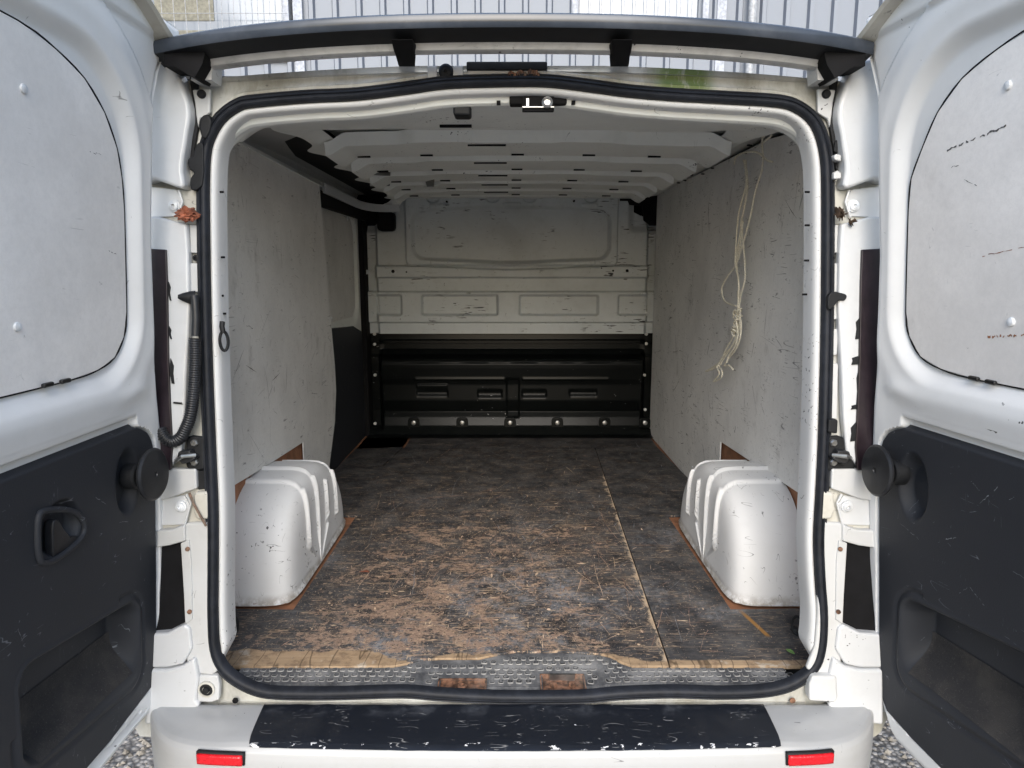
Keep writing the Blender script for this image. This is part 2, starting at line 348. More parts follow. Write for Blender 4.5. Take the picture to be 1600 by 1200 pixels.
def m_sill():
    q = NT('dusty_sill_rubber')
    c = q.mix(q.step(q.noise(9, 6, .72), .35, .68), (.045, .047, .052), (.20, .20, .20)); c = q.mix(q.math('MULTIPLY', q.step(q.noise(70, 3, .7), .6, .72), .5), c, (.33, .31, .27))
    return q.fin(c, .7, q.noise(60, 4), .35, .002)
M['sill'] = m_sill()
M['stud'] = plain('sill_stud_rubber', (.23, .225, .215), .65, var=.35, ns=40)
def m_clad():
    q = NT('cladding_steel'); c = q.mix(q.noise(1.2, 4, .6), (.185, .212, .255), (.215, .24, .285)); c = q.mix(q.math('MULTIPLY', q.step(q.noise(1, 5, .7, q.map((9, 1, 1))), .6, .8), .3), c, (.42, .44, .47))
    return q.fin(c, .5, q.noise(2, 2), .1, .01)
M['clad'] = m_clad(); M['cladflank'] = plain('cladding_flank_shade', (.125, .145, .185), .5, var=.06, ns=3)  # rib flanks: same steel, their shade put in as a darker colour
M['frame'] = plain('window_frame_grey', (.33, .36, .42), .5)
M['mesh'] = plain('white_wire', (.33, .35, .38), .4)
q = NT('window_glass_sky'); q.m.node_tree  # dark reflecting glass
M['glass'] = q.fin(q.mix(q.noise(1.1, 4, .6), (.10, .13, .18), (.20, .23, .27)), .08, spec=.9)
M['blind'] = plain('yellow_blind', (.19, .185, .15), .7)
M['inside'] = plain('grey_room_lining', (.36, .38, .40), .8)
def m_ground():
    q = NT('gravel_ground'); v = q.n('ShaderNodeTexVoronoi'); q.put(v.inputs['Vector'], q.obj); v.inputs['Scale'].default_value = 60
    sp = q.n('ShaderNodeSeparateColor'); q.put(sp.inputs[0], v.outputs['Color'])
    c = q.mix(sp.outputs[0], (.16, .15, .14), (.50, .47, .43)); c = q.mix(q.step(v.outputs['Distance'], .35, .65), c, (.05, .045, .04))
    c = q.mix(q.math('MULTIPLY', q.step(q.noise(.7, 5, .6), .4, .7), .5), c, (.32, .31, .30))
    return q.fin(c, .9, q.math('SUBTRACT', 1, v.outputs['Distance']), .8, .01)
M['ground'] = m_ground()
M['stone'] = plain('gravel_stone', (.24, .22, .19), .9, var=.5, ns=14)
q = NT('reflector_red'); v = q.n('ShaderNodeTexVoronoi', distance='CHEBYCHEV'); q.put(v.inputs['Vector'], q.obj); v.inputs['Scale'].default_value = 220
M['red'] = q.fin(q.mix(v.outputs['Distance'], (.75, .02, .03), (.38, .005, .01)), .2, v.outputs['Distance'], .5, .001)
M['darkcav'] = plain('dark_plastic_and_hole_shade', (.006, .006, .007), .8, spec=.2)  # near black: dark plastic parts, and the shade of uncut holes as colour
M['darkskin'] = plain('dark_skin_cavity_shade', (.007, .008, .009), .75, bump=.3)  # near-black colour stands for the shade in the cavities; underbody shares it
M['maroon'] = plain('dark_lamp_side', (.016, .010, .014), .3)
M['bulkdark'] = M['bulkblack']

# ------------------------------------------------------------------ ground and building
GZ = -.56
mb = MB(); mb.grid(3, 3, lambda a, b: (-600 + 1200 * a, -600 + 1200 * b, GZ)); mb.build('ground', M['ground'], kind='structure', recalc=False)
mb = MB()
for i in range(2600):
    sx = random.choice((-1, 1)); x = sx * random.uniform(.7, 1.75); y = random.uniform(-1.0, .6); r = random.uniform(.004, .013); z = GZ + r * .3
    a = random.uniform(0, 6); p = [(x + r * random.uniform(.7, 1.2) * math.cos(a + t), y + r * random.uniform(.7, 1.2) * math.sin(a + t), z) for t in (0, 1.26, 2.5, 3.77, 5.0)]
    mb.add(p + [(x, y, z + r * random.uniform(.5, .9)), (x, y, z - r * .5)], [(0,1,5),(1,2,5),(2,3,5),(3,4,5),(4,0,5),(1,0,6),(2,1,6),(3,2,6),(4,3,6),(0,4,6)])
mb.build('gravel', M['stone'], kind='stuff', label='loose grey brown gravel on the ground beside the van', smooth=0)

WY = 6.5; PW = .262
bld = empty('industrial_building', (0, WY, GZ), 'pale blue grey ribbed metal clad building rising behind the van roof', 'building')
MB().box(-11, 11, WY + .12, WY + 8, GZ, 6.2).build('wall', M['inside'], bld)
pm = MB(); prof = [(0, 0), (.150, 0), (.168, -.042), (.212, -.042), (.230, 0), (PW, 0)]
def strip(mb_, pr, z0, z1, dy=0):
    n = len(pr); vs = [(a, b + dy, z) for z in (z0, z1) for a, b in pr] ; mb_.add(vs, [(i, i + 1, n + i + 1, n + i) for i in range(n - 1)])
strip(pm, prof, GZ, 6.2); pme = pm.mesh('cladding_panel'); pme.materials.append(M['clad']); pme.materials.append(M['cladflank'])
pme.polygons[1].material_index = 1; pme.polygons[3].material_index = 1
wins = [(-4.95, -2.45, 3.28, 5.0), (.66, 2.16, 3.42, 5.0)]
for i in range(-36, 36):
    x = i * PW - .04
    if any(a - .1 < x and x + PW < b + .1 for a, b, _, _ in wins):
        # short panel below the window
        a_, b_, z0, z1 = [w for w in wins if w[0] - .1 < x and x + PW < w[1] + .1][0]
        s_ = MB(); strip(s_, prof, GZ, z0); me = s_.mesh('cladding_panel'); me.materials.append(M['clad']); me.materials.append(M['cladflank']); me.polygons[1].material_index = me.polygons[3].material_index = 1
    else: me = pme
    o = bpy.data.objects.new('cladding_panel', me); COL.objects.link(o); o.location = (x, WY, 0); o.parent = bld; o.matrix_parent_inverse = PINV(bld)
for k, (a, b, z0, z1) in enumerate(wins):
    f = MB()
    for bx in ((a, a + .07, z0, z1), (b - .07, b, z0, z1)): f.box(bx[0], bx[1], WY - .05, WY + .1, bx[2], bx[3])
    for zz in (z0, z1 - .07): f.box(a + .07, b - .07, WY - .047, WY + .1, zz, zz + .07)
    w = f.build('window', M['frame'], bld, bevel=.006)
    MB().box(a + .07, b - .07, WY + .03, WY + .05, z0 + .07, z1 - .07).build('pane', M['glass'] if k else M['blindglass'] if 'blindglass' in M else M['glass'], w)
    g = MB(); n = int((b - a) / .135)
    for i in range(n + 1): x = a + .07 + (b - a - .14) * i / n; g.tube([(x, WY - .07, z0), (x, WY - .07, z1)], .0035, 6)
    zs = [z0 + .2 + .28 * i for i in range(7)] if k == 0 else [z0 + .05, z1 - .05]
    for z in zs: g.tube([(a, WY - .08, z), (b, WY - .08, z)], .0035, 6)
    g.build('security_grille', M['mesh'], w)
    if k == 0:
        for (xa, xb, za, zb) in ((-3.95, -3.3, 3.72, 3.95), (-3.72, -3.15, 3.38, 3.62), (-4.0, -3.45, 4.02, 4.6)):
            MB().box(xa, xb, WY + .022, WY + .028, za, zb).build('blind', M['blind'], w)
MB().tube([(2.62, WY - .10, GZ), (2.62, WY - .10, 6.2)], .045, 14).build('drainpipe', M['mesh'], bld)
for x in (-2.35, 2.30): MB().box(x - .05, x + .05, WY - .06, WY - .02, GZ, 6.2).build('edge_trim', M['frame'], bld)

# ------------------------------------------------------------------ the van
van = empty('cargo_van', (0, 1.2, GZ), 'white panel van seen from behind with both rear doors open and an empty load space', 'van')
V = dict(parent=van)

# opening outline (seal centre line), measured on the leaning rear plane
SEAL = [(800,127),(860,128),(920,135),(980,143),(1050,149),(1140,154),(1215,159),(1245,168),(1268,186),(1282,212),(1290,250),(1292,300),(1292,400),(1291,500),(1289,600),(1286,700),(1282,780),(1279,840),(1281,900),(1285,960),(1282,1010),(1270,1042),(1240,1065),(1199,1077),(1130,1081),(1047,1079),(965,1082),(910,1087),(800,1088),(737,1086),(682,1083),(627,1079),(517,1082),(435,1081),(400,1075),(370,1060),(348,1040),(336,1010),(333,960),(333,900),(333,800),(329,700),(325,600),(322,500),(320,400),(319,300),(321,245),(328,215),(346,185),(373,165),(400,159),(480,152),(560,148),(640,138),(700,130)]
loop = catmull([onR(u, v) for u, v in SEAL], 4, True); NL = len(loop); PN = Vector((0, 1, -LEAN)).normalized()
cen = Vector((0, 0, .62))
inw = []
for i in range(NL):
    t = (loop[(i + 1) % NL] - loop[i - 1]).normalized(); w = PN.cross(t); w.normalize()
    if w.dot(cen - loop[i]) < 0: w = -w
    inw.append(w)
for _ in range(4): inw = [(inw[i - 1] + inw[i] * 2 + inw[(i + 1) % NL]).normalized() for i in range(NL)]
def sweep_loop(prof, closed=True):
    mb_ = MB(); np_ = len(prof)
    mb_.grid(NL, np_, lambda a, b: loop[int(round(a * NL)) % NL] + inw[int(round(a * NL)) % NL] * prof[int(round(b * (np_ if closed else np_ - 1))) % np_][0] + Vector((0, prof[int(round(b * (np_ if closed else np_ - 1))) % np_][1], 0)), cu=True, cv=closed)
    return mb_
sp = [(-.017,.006),(-.018,-.006),(-.0145,-.012),(-.011,-.010),(-.0085,-.015),(-.0045,-.017),(-.002,-.0135),(.001,-.018),(.006,-.019),(.011,-.016),(.0145,-.009),(.0155,.004),(.009,.009)]
sp = [(a * .84, b * .9) for a, b in sp]
sweep_loop(sp).build('door_seal', M['seal'], van, label='black ribbed rubber seal round the rear opening', smooth=45)
# white lip and punched return flange inside the seal (the jamb)
jp = [(.004, .010), (.0135, .000), (.0175, -.003), (.022, -.001), (.0255, .006), (.0270, .016), (.0275, .036), (.0275, .056)]
def jfn(a, b):
    i = int(round(a * NL)) % NL; q_ = jp[int(round(b * 7))]; g = 1 - sst((inw[i].z - .15) / .5)
    return loop[i] + inw[i] * (.004 + (q_[0] - .004) * g - .012 * (1 - g)) + Vector((0, q_[1] * g + .006 * (1 - g), 0))
jb = MB(); jb.grid(NL, 8, jfn, cu=True)
jb = jb.build('jamb_flange', M['jamb'], van, smooth=50)

# body frame round the opening
def outer(p):
    d = p - cen; hx, zt, zb = .90 - .07 * sst((.15 - p.z) / .15), 1.385, -.11
    k = min(hx / max(1e-6, abs(d.x)), ((zt - cen.z) / d.z if d.z > 0 else (zb - cen.z) / d.z if d.z < 0 else 99))
    q_ = cen + d * k
    top = 1.388 - .032 * (abs(q_.x) / .68) ** 2
    q_.z = min(q_.z, top); q_.y = RY0 + LEAN * q_.z; return q_
rows = []
def fr(a, b):
    i = int(round(a * NL)) % NL; p = loop[i]; w = inw[i]; o_ = outer(p); L = (o_ - p)
    e = [(0.0, .010), (.016, .006), (.024, .004)]
    k = int(round(b * 8))
    if k < 3: return p - w * e[k][0] + Vector((0, e[k][1], 0))
    st_ = p - w * .024; f = (k - 3) / 5
    q_ = st_.lerp(o_, f); q_.y += .004 + .008 * math.sin(f * 3.14); return q_
mb = MB(); mb.grid(NL, 9, fr, cu=True); frame = mb.build('rear_frame', M['header'], van, recalc=False, smooth=60)

# outer skin: sides, roof, front end, so that the van is a closed body from any side
def skinx(z): return .905 - .02 * max(0, (z - .45)) ** 1.5 / .93 ** 1.5
def side(sg):
    mb_ = MB()
    mb_.grid(24, 14, lambda a, b: (sg * (skinx(-.30 + 1.70 * b)), .01 + 3.3 * a, -.30 + 1.70 * b))
    return mb_.build('side_panel', M['body'], van)
side(1); side(-1)
mb = MB(); mb.grid(12, 22, lambda a, b: ((2 * b - 1) * .90, .03 + 3.27 * a, 1.374 - .03 * abs((2 * b - 1) * .845 / .68) ** 2 + .06 * sst(a * 3) )); mb.build('roof_panel', M['body'], van)
mb = MB()   # cab: bonnet and windscreen outline extruded across
cabp = [(3.3, 1.38), (3.55, 1.30), (4.05, .75), (4.55, .45), (4.72, .1), (4.72, -.3), (3.3, -.3)]
mb.prism([(-.90, y, z) for y, z in cabp], (1.80, 0, 0)); mb.build('cab', M['body'], van, bevel=.05, seg=3)
MB().box(-.93, .93, .05, 3.3, -.30, -.045).build('underbody', M['darkskin'], van)
for sg in (-1, 1):
    w = MB().lathe((sg * .93, .68, GZ + .32), (-sg, 0, 0), [(.10, .0), (.20, .0), (.29, .01), (.315, .03), (.32, .06), (.32, .17), (.31, .2), (.1, .2)], 36).build('rear_wheel', M['tyre'], van)
    MB().lathe((sg * .935, .68, GZ + .32), (-sg, 0, 0), [(.02, -.004), (.06, -.004), (.18, .012), (.195, .0), (.2, .03)], 28).build('rim', M['metal'], w)

# ------------------------------------------------------------------ load floor
FX = .826; T = .010
def zpt(u, v): p = onZ(u, v, 0); return (p.x, p.y)
# underlay seen round the arches
MB().box(-.92, .92, .045, 2.6, -.043, -.012).build('floor_underlay', M['brown'], van)
def arch_notch(sg, m=.028): return [(sg * .82, .283 - m * .8), (sg * (.634 - .002 - m * .45), .283 - m), (sg * (.634 - m * .75), .99), (sg * .60, 1.015), (sg * .82, 1.035)]
edgeL = [zpt(u, v) for u, v in ((366,1040),(500,1041),(614,1040),(636,1036),(655,1030),(690,1028),(748,1028),(776,1022),(800,1018),(870,1017),(937,1021),(954,1025),(970,1034),(987,1040),(1045,1041))]
seamx = lambda y: .381 + .0345 * y
mainb = [(-.76, edgeL[0][1])] + edgeL[1:-1] + [(seamx(-.02), -.026), (seamx(2.07), 2.068), (-.60, 2.068), (-.64, 1.72), (-.865, 1.66), (-.86, 1.035)]
nl = arch_notch(-1); mainb += [(nl[4][0] - .04, nl[4][1]), nl[3], nl[2], nl[1], (nl[0][0], nl[0][1]), (-.82, .2), (-.80, .05)]
def board(name, pts, top=0.0, **k): return MB().prism([(x, y, top - T) for x, y in pts], (0, 0, T)).build(name, M['floor'], van, bevel=.0012, seg=1, **k)
board('floor_board', mainb, label='large worn black plywood floor board with brown scuffs and a bare rear edge')
nr = arch_notch(1)
rb = [(seamx(-.02) + .003, -.026), (.76, -.026), (.80, .05), (.82, .2), nr[0], nr[1], nr[2], nr[3], (nr[4][0], nr[4][1]), (.822, 1.5), (.80, 2.068), (seamx(2.07) + .003, 2.068)]
board('floor_board', rb, top=.0005, label='narrow black plywood floor board along the right wall')
board('floor_board', [(-.59, 2.073), (.80, 2.073), (.81, 2.44), (-.59, 2.44)], top=-.001, label='black plywood strip in front of the bulkhead')
board('floor_board', [(-.865, 1.665), (-.645, 1.725), (-.605, 2.10), (-.855, 2.06)], top=-.0015, label='small dark board inside the sliding door')
MB().box(-.86, -.605, 2.07, 2.46, -.045, -.012).build('step_well', M['bulkblack'], van)

# gouges and scuffs: thin torn strips lying on the boards
def strips(name, n, P_, reg, angs, lens, wid, mat, parent, seed, wear=None, label=None):
    rnd = random.Random(seed); mb_ = MB(); k = 0
    while k < n:
        u0, v0 = rnd.uniform(reg[0], reg[1]), rnd.uniform(reg[2], reg[3])
        if wear and rnd.random() > wear(u0, v0): continue
        k += 1; a0, sp_, pw = rnd.choices(angs, [q_[2] for q_ in angs])[0]; a = rnd.gauss(a0, sp_); L = lens[0] * (lens[1] / lens[0]) ** (rnd.random() ** 1.6); m = max(3, int(L / .02)); cv = rnd.gauss(0, .9) * L
        w0 = wid[0] + (wid[1] - wid[0]) * rnd.random() ** 3; u, v = u0, v0; pts = []; gap = False
        for i in range(m + 1):
            t = i / m; ww = w0 * (math.sin(math.pi * min(1, max(.06, t))) ** .6 + .1) * rnd.uniform(.35, 1.2); pts.append((u, v, a, ww)); u += math.cos(a) * L / m; v += math.sin(a) * L / m; a += cv / m + rnd.gauss(0, .03)
        for p_, q_ in zip(pts, pts[1:]):
            if rnd.random() < .10: gap = not gap
            if gap or not (reg[0] < q_[0] < reg[1] and reg[2] < q_[1] < reg[3]): continue
            if wear and wear(q_[0], q_[1]) <= 0: continue
            c_, s_ = math.cos(p_[2] + 1.57), math.sin(p_[2] + 1.57)
            mb_.add([P_(p_[0] - c_ * p_[3], p_[1] - s_ * p_[3]), P_(p_[0] + c_ * p_[3], p_[1] + s_ * p_[3]), P_(q_[0] + c_ * q_[3], q_[1] + s_ * q_[3]), P_(q_[0] - c_ * q_[3], q_[1] - s_ * q_[3])], [(0, 1, 2, 3)])
    return mb_.build(name, mat, parent, recalc=False, smooth=0, kind='stuff', label=label)
M['gouge'] = plain('torn_wood', (.50, .37, .25), .8, var=.45, ns=25); M['gouge2'] = plain('bruised_wood', (.32, .205, .15), .8, var=.5, ns=30)
M['palescuff'] = plain('pale_scuff', (.20, .205, .215), .7, var=.5, ns=30); M['darkscuff'] = plain('dark_scuff', (.07, .07, .07), .6, var=.4, ns=30)
M['trimscuff'] = plain('trim_scuff', (.16, .17, .185), .6, var=.5, ns=40)
def inb(x, y): return 0 if (abs(x) > .605 and .25 < y < 1.05) or abs(x) > .78 or (x > seamx(y) - .004 and x < seamx(y) + .006) or (x < -.6 and y > 1.6) or abs(y - 2.07) < .01 else 1
wr = lambda x, y: inb(x, y) * (.10 + .90 * sst((1.7 - y) / 1.5)) * (.25 if x > .4 else .45 if x < -.55 else 1)
F_ = lambda x, y: (x, y, .0008)
strips('scratches', 330, F_, (-.78, .80, .03, 2.3), [(0.03, .07, 5), (1.5, .14, 3), (1.0, .3, 1.3), (2.2, .3, 1)], (.03, .26), (.0003, .0010), M['gouge'], van, 5, wr, 'pale torn scratches across the plywood floor')
strips('scratches', 520, F_, (-.78, .80, .03, 2.3), [(0.03, .08, 5), (1.5, .2, 2), (.8, .5, 1)], (.006, .035), (.0006, .0045), M['gouge'], van, 6, lambda x, y: wr(x, y) ** 1.6, 'short splintered flakes on the plywood floor')
strips('scratches', 420, F_, (-.78, .80, .03, 2.3), [(0.03, .2, 3), (1.5, .3, 2), (.8, .5, 2)], (.03, .45), (.0004, .0016), M['gouge2'], van, 7, wr, 'brown drag marks on the plywood floor')
strips('scratches', 260, F_, (-.78, .80, .03, 2.3), [(0.0, .3, 2), (1.5, .2, 3), (2.1, .5, 2)], (.04, .45), (.0004, .0014), M['palescuff'], van, 8, lambda x, y: inb(x, y) * .8, 'pale grey drag marks on the plywood floor')
strips('scuffs', 260, lambda y, z: (.8208, y, z), (.12, 2.25, .02, 1.25), [(1.4, .35, 3), (.2, .4, 2), (2.4, .4, 1)], (.02, .22), (.0004, .0017), M['darkscuff'], van, 9, lambda y, z: 0 if (y < 1.08 and z < .34) else (.22 + .78 * sst((y - .8) / .8) * sst((.85 - z) / .4)), 'dark scuffs on the right lining')
strips('scuffs', 110, lambda y, z: (-.8008, y, z), (.12, 1.34, .02, 1.2), [(1.4, .4, 3), (.2, .4, 2), (2.4, .4, 1)], (.02, .16), (.0004, .0013), M['darkscuff'], van, 10, lambda y, z: 0 if (y < 1.03 and z < .36) else (.4 + .6 * sst((.9 - z) / .4)), 'dark scuffs on the left lining')

# ------------------------------------------------------------------ sill plate with studs and two latch pockets
sb = [(p[0], p[1]) for p in edgeL]
def sill_back(x):
    t = [(-.72, -.026)] + [(p[0], p[1]) for p in edgeL[1:]] + [(.72, -.026)]
    return lerp_tab(t, x)
def sill_front(x):
    # a little behind the seal; leaves the dirty lip visible
    return lerp_tab([(-.66, -.086), (-.34, -.086), (-.22, -.092), (0, -.096), (.12, -.096), (.2, -.090), (.28, -.084), (.66, -.084)], x)
PK = [(onZ(688, 1060, -.01), onZ(757, 1076, -.01)), (onZ(846, 1053, -.01), onZ(914, 1075, -.01))]
def sill_pt(a, b):
    x = -.655 + 1.31 * a; y0, y1 = sill_back(x) - .003, sill_front(x); y = y0 + (y1 - y0) * b
    z = -.004 - .010 * b - .016 * sst((b - .93) / .07)
    rz = sst(1 - (abs(x + .0) - .21) / .02); z -= .004 * rz * sst((b - .30) / .08)     # the lower middle field
    for (p, q_) in PK:
        cx = (p.x + q_.x) / 2; z -= .0
    return (x, y, z)
def sill_skip(a, b):
    x, y, z = sill_pt(a, b)
    return any(p.x < x < q_.x and q_.y - .002 < y < p.y for p, q_ in PK)
mb = MB(); mb.grid(300, 26, sill_pt, skip=sill_skip)
sill = mb.build('sill_plate', M['sill'], van, recalc=False, label='dusty black rubber sill plate with raised studs')
# studs: a rounded-square ring with a sunk middle
st = MB(); 
def rsq(r, z, n=12): return [(r * (abs(math.cos(t)) ** .55) * (1 if math.cos(t) >= 0 else -1), r * .95 * (abs(math.sin(t)) ** .55) * (1 if math.sin(t) >= 0 else -1), z) for t in [2 * math.pi * (k + .5) / n for k in range(n)]]
ringp = [rsq(.0086, 0), rsq(.0080, .0026), rsq(.0064, .0026), rsq(.0056, .0006)]
vs = [p for r_ in ringp for p in r_] + [(0, 0, .0004)]
fs = [(i * 12 + k, i * 12 + (k + 1) % 12, (i + 1) * 12 + (k + 1) % 12, (i + 1) * 12 + k) for i in range(3) for k in range(12)] + [(36 + k, 36 + (k + 1) % 12, 48) for k in range(12)]
st.add(vs, fs); sme = st.mesh('tread_stud'); sme.materials.append(M['stud']); sme.materials.append(M['black']); sme.shade_smooth(); [setattr(sme.polygons[k], 'material_index', 1) for k in range(24, len(sme.polygons))]; sme.set_sharp_from_angle(angle=R(40))
ns_ = 0
for r_ in range(7):
    y = .030 - r_ * .0162
    for c_ in range(62):
        x = -.64 + c_ * .0212 + (.0106 if r_ % 2 else 0)
        b = (sill_back(x) - y) / max(.001, (sill_back(x) - sill_front(x)))
        if not (.11 < b < .87) or ns_ >= 300: continue
        if any(p.x - .012 < x < q_.x + .012 and q_.y - .02 < y < p.y + .012 for p, q_ in PK): continue
        if abs(abs(x) - .215) < .014 and b > .25: continue
        o = bpy.data.objects.new('tread_stud', sme); COL.objects.link(o); o.location = (x + random.uniform(-.001, .001), y, sill_pt((x + .655) / 1.31, b)[2] - .0003)
        o.rotation_euler = (0, 0, random.uniform(-.2, .2)); o.scale = (random.uniform(.8, 1.05), random.uniform(.8, 1.05), random.uniform(.3, 1)); o.parent = sill; o.matrix_parent_inverse = PINV(sill); ns_ += 1
for i, (p, q_) in enumerate(PK):
    mb = MB(); x0, x1, y0, y1 = p.x - .004, q_.x + .004, q_.y - .004, p.y + .004
    mb.box(x0, x1, y0, y1, -.0305, -.0235); mb.box(x0, x0 + .003, y0, y1, -.0235, -.012); mb.box(x1 - .003, x1, y0, y1, -.0235, -.012); mb.box(x0, x1, y1 - .003, y1, -.0235, -.012)
    lp = mb.build('latch_pocket', M['rust'], sill)
    cx = (x0 + x1) / 2
    if i == 0: MB().lathe((cx, (y0 + y1) / 2, -.0235), (0, 0, 1), [(.010, 0), (.010, .006), (.006, .008), (.005, .004)], 16).build('bolt', M['rust'], lp) if False else MB().lathe((cx, (y0 + y1) / 2, -.0235), (0, 0, 1), [(.011, 0), (.011, .008), (.006, .010), (.005, .006)], 16).build('latch_bolt', M['rust'], sill)
    else:
        for dx in (-.022, .022): MB().lathe((cx + dx, (y0 + y1) / 2, -.0235), (0, 0, 1), [(.009, 0), (.008, .008), (.003, .010)], 12).build('latch_bolt', M['rust'], sill)
        MB().box(cx - .03, cx + .03, y1 - .010, y1 - .005, -.0235, -.008).build('latch_striker', M['chrome'], sill)
# dirty lip between plate and seal
mb = MB(); mb.grid(120, 4, lambda a, b: (-.67 + 1.34 * a, sill_front(-.67 + 1.34 * a) - .001 - .040 * b, -.0305 + .002 * b)); mb.build('sill_lip', M['cream'], van, recalc=False)

# ------------------------------------------------------------------ wheel arches
def arch(sg):
    A, H, Wd = .355, .318, .20; yc, e1, e2 = .634, .24, .80
    beads = [(.470, .085, -.80), (.575, .085, -.80), (.682, .085, .20), (.800, .08, .28)]
    def f(a, b):
        w = math.pi * a; et = math.pi / 2 * min(1, b)
        ce, se = max(0, math.cos(et)) ** e1, math.sin(et) ** e1
        cw = math.cos(w); cy = (abs(cw) ** e2) * (1 if cw >= 0 else -1); sz = max(0, math.sin(w)) ** e2
        y = (.575 - .296 * ce * cy) if cw > 0 else (.575 + .415 * ce * abs(cw) ** .9); z = H * ce * (sz if cw > 0 else max(0, math.sin(w)) ** (.80 + .15 * sst(-cw * 2.5))); x = .834 - Wd * se
        z += 0
        d = 0
        for k, (yb, zb, kind) in enumerate(beads):
            ya = yb
            m = 1 - sst((abs(y - ya) - .006) / .006)
            if se < .985: zz = 1
            else: zz = sst((z - zb) / .015)
            if k >= 2: zz *= (1 - sst((z - .235 + (0 if k == 2 else .0)) / .02)) if k == 2 else (1 if z < .29 else .3)
            d = max(d, m * zz)
        if se > .93: x -= .010 * d
        if ce > .4 and z > .16: z += .009 * d * (1 - sst((se - .99) / .01))
        # slight flare at the foot
        fl = 1 - sst(z / .018); x -= .006 * fl * (se > .9); y += (-.006 if y < .575 else .006) * fl * (ce > .9)
        return (sg * x, y, z)
    # b resampled so that both the flat side and the rounded shoulder get rows
    mb_ = MB(); nb = 70
    mb_.grid(300, nb, lambda a, b: f(.5 - .5 * math.cos(math.pi * a) if False else a, (b ** .8)))
    return mb_.build('wheel_arch', M['arch'], van, smooth=60)
arch(-1); arch(1)

# ------------------------------------------------------------------ side linings
def plateX(name, pts, x, thick, mat, **k):
    return MB().prism([(x, y, z) for y, z in pts], (thick, 0, 0)).build(name, mat, van, **k)
plateX('side_lining', [(.02, .33), (.30, .318), (.62, .305), (1.065, .286), (1.066, .20), (1.30, -.008), (2.42, -.008), (2.42, 1.386), (.73, 1.364), (.02, 1.30)], .822, .005, M['lining'], label='scuffed pale hardboard lining of the right wall', bevel=.001)
for y_, z_ in ((.16, .9), (.30, 1.24), (.95, 1.30), (1.6, 1.32), (2.3, 1.2), (2.3, .6), (2.2, .08), (1.45, .07), (.18, .42)): MB().lathe((.8215, y_, z_), (-1, 0, 0), [(.007, -.001), (.006, .0015), (.002, .0022)], 10).build('lining_screw', M['screw'], van)
plateX('lining_backing', [(.02, -.01), (1.25, -.01), (1.25, .5), (.02, .5)], .838, .006, M['brown'])
lf = [(.02, .34), (.338, .335), (.62, .318), (1.0, .300), (1.0, .22), (1.33, -.008)]
for u, v in ((514,740),(519,700),(524,660),(526,610),(524,570),(519,515),(512,430),(505,350),(500,290)):
    p = onX(u, v, -.80); lf.append((p.y, p.z))
lf += [(.497, 1.324), (.02, 1.325)]
plateX('side_lining', lf, -.802, -.005, M['liningleft'], label='pale hardboard lining of the left wall with a curved free edge', bevel=.001)
plateX('lining_backing', [(.02, -.01), (1.30, -.01), (1.30, .5), (.02, .5)], -.815, -.006, M['brown'])
# side structure behind the gaps, coloured near black for the cavity's shade
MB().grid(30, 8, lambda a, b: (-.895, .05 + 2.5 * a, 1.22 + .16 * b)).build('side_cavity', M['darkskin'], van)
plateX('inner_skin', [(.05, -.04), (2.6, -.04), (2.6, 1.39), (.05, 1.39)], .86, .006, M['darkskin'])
# grey trim strip over the left lining
MB().prism([(-.792, .20, 1.318), (-.792, 1.40, 1.300), (-.806, 1.40, 1.322), (-.812, .20, 1.336)], (-.008, 0, 0)).build('cant_rail', M['ceil'], van, bevel=.003)

# ------------------------------------------------------------------ sliding side door seen from inside (left, forward)
sdr = MB()
def sdoor(a, b):
    y = 1.36 + 1.12 * a; z = .60 + .76 * b
    s_ = sd_rr(y, z, 1.2, 2.33, .70, 1.235, .09); d = .018 * (1 - sst(s_ / .035)); return (-.875 - d + .0, y, z)
sdr.grid(90, 60, sdoor); sdoor_o = sdr.build('sliding_door', M['ceil'], van, label='white sliding side door seen from inside')
MB().prism([(-.892, y, z) for y, z in ((1.3, .705), (2.24, .705), (2.31, .76), (2.325, 1.16), (2.26, 1.232), (1.3, 1.29))], (.006, 0, 0)).build('window_board', M['liningleft'], sdoor_o, bevel=.001)
for y, z in ((1.75, 1.262), (2.2, 1.236), (1.8, .72)): MB().lathe((-.886, y, z), (1, 0, 0), [(.012, 0), (.012, .004), (.006, .006)], 10).build('clip', M['screw'], sdoor_o)
plateX('sliding_door_trim', [(1.30, -.02), (2.46, -.02), (2.46, .60), (2.2, .66), (1.30, .70)], -.872, -.02, M['trim'], bevel=.008)
# front pillar of the door opening, black
plateX('door_pillar', [(2.40, -.02), (2.50, -.02), (2.50, 1.40), (2.40, 1.33)], -.845, -.06, M['darkcav'], bevel=.006)
# track of the sliding door
tr = [(-.80, 1.40, 1.292), (-.80, 1.8, 1.290), (-.798, 2.05, 1.29), (-.785, 2.2, 1.292), (-.745, 2.31, 1.295), (-.69, 2.36, 1.298), (-.63, 2.37, 1.30)]
tr = catmull(tr, 6); mb = MB()
def track(a, b):
    n = len(tr); i = min(n - 1, int(round(a * (n - 1)))); p = tr[i]; t = (tr[min(n - 1, i + 1)] - tr[max(0, i - 1)]).normalized(); s_ = Vector((t.y, -t.x, 0))
    pr = [(.0, .022), (.012, .022), (.014, -.014), (.008, -.014), (.006, .012), (-.05, .012), (-.05, .022)]; c_ = pr[int(round(b * 6))]
    return p + s_ * c_[0] + Vector((0, 0, c_[1]))
mb.grid(len(tr), 7, track); trk = mb.build('door_track', M['pillar'], van, recalc=False); trk.modifiers.new('t', 'SOLIDIFY').thickness = .003
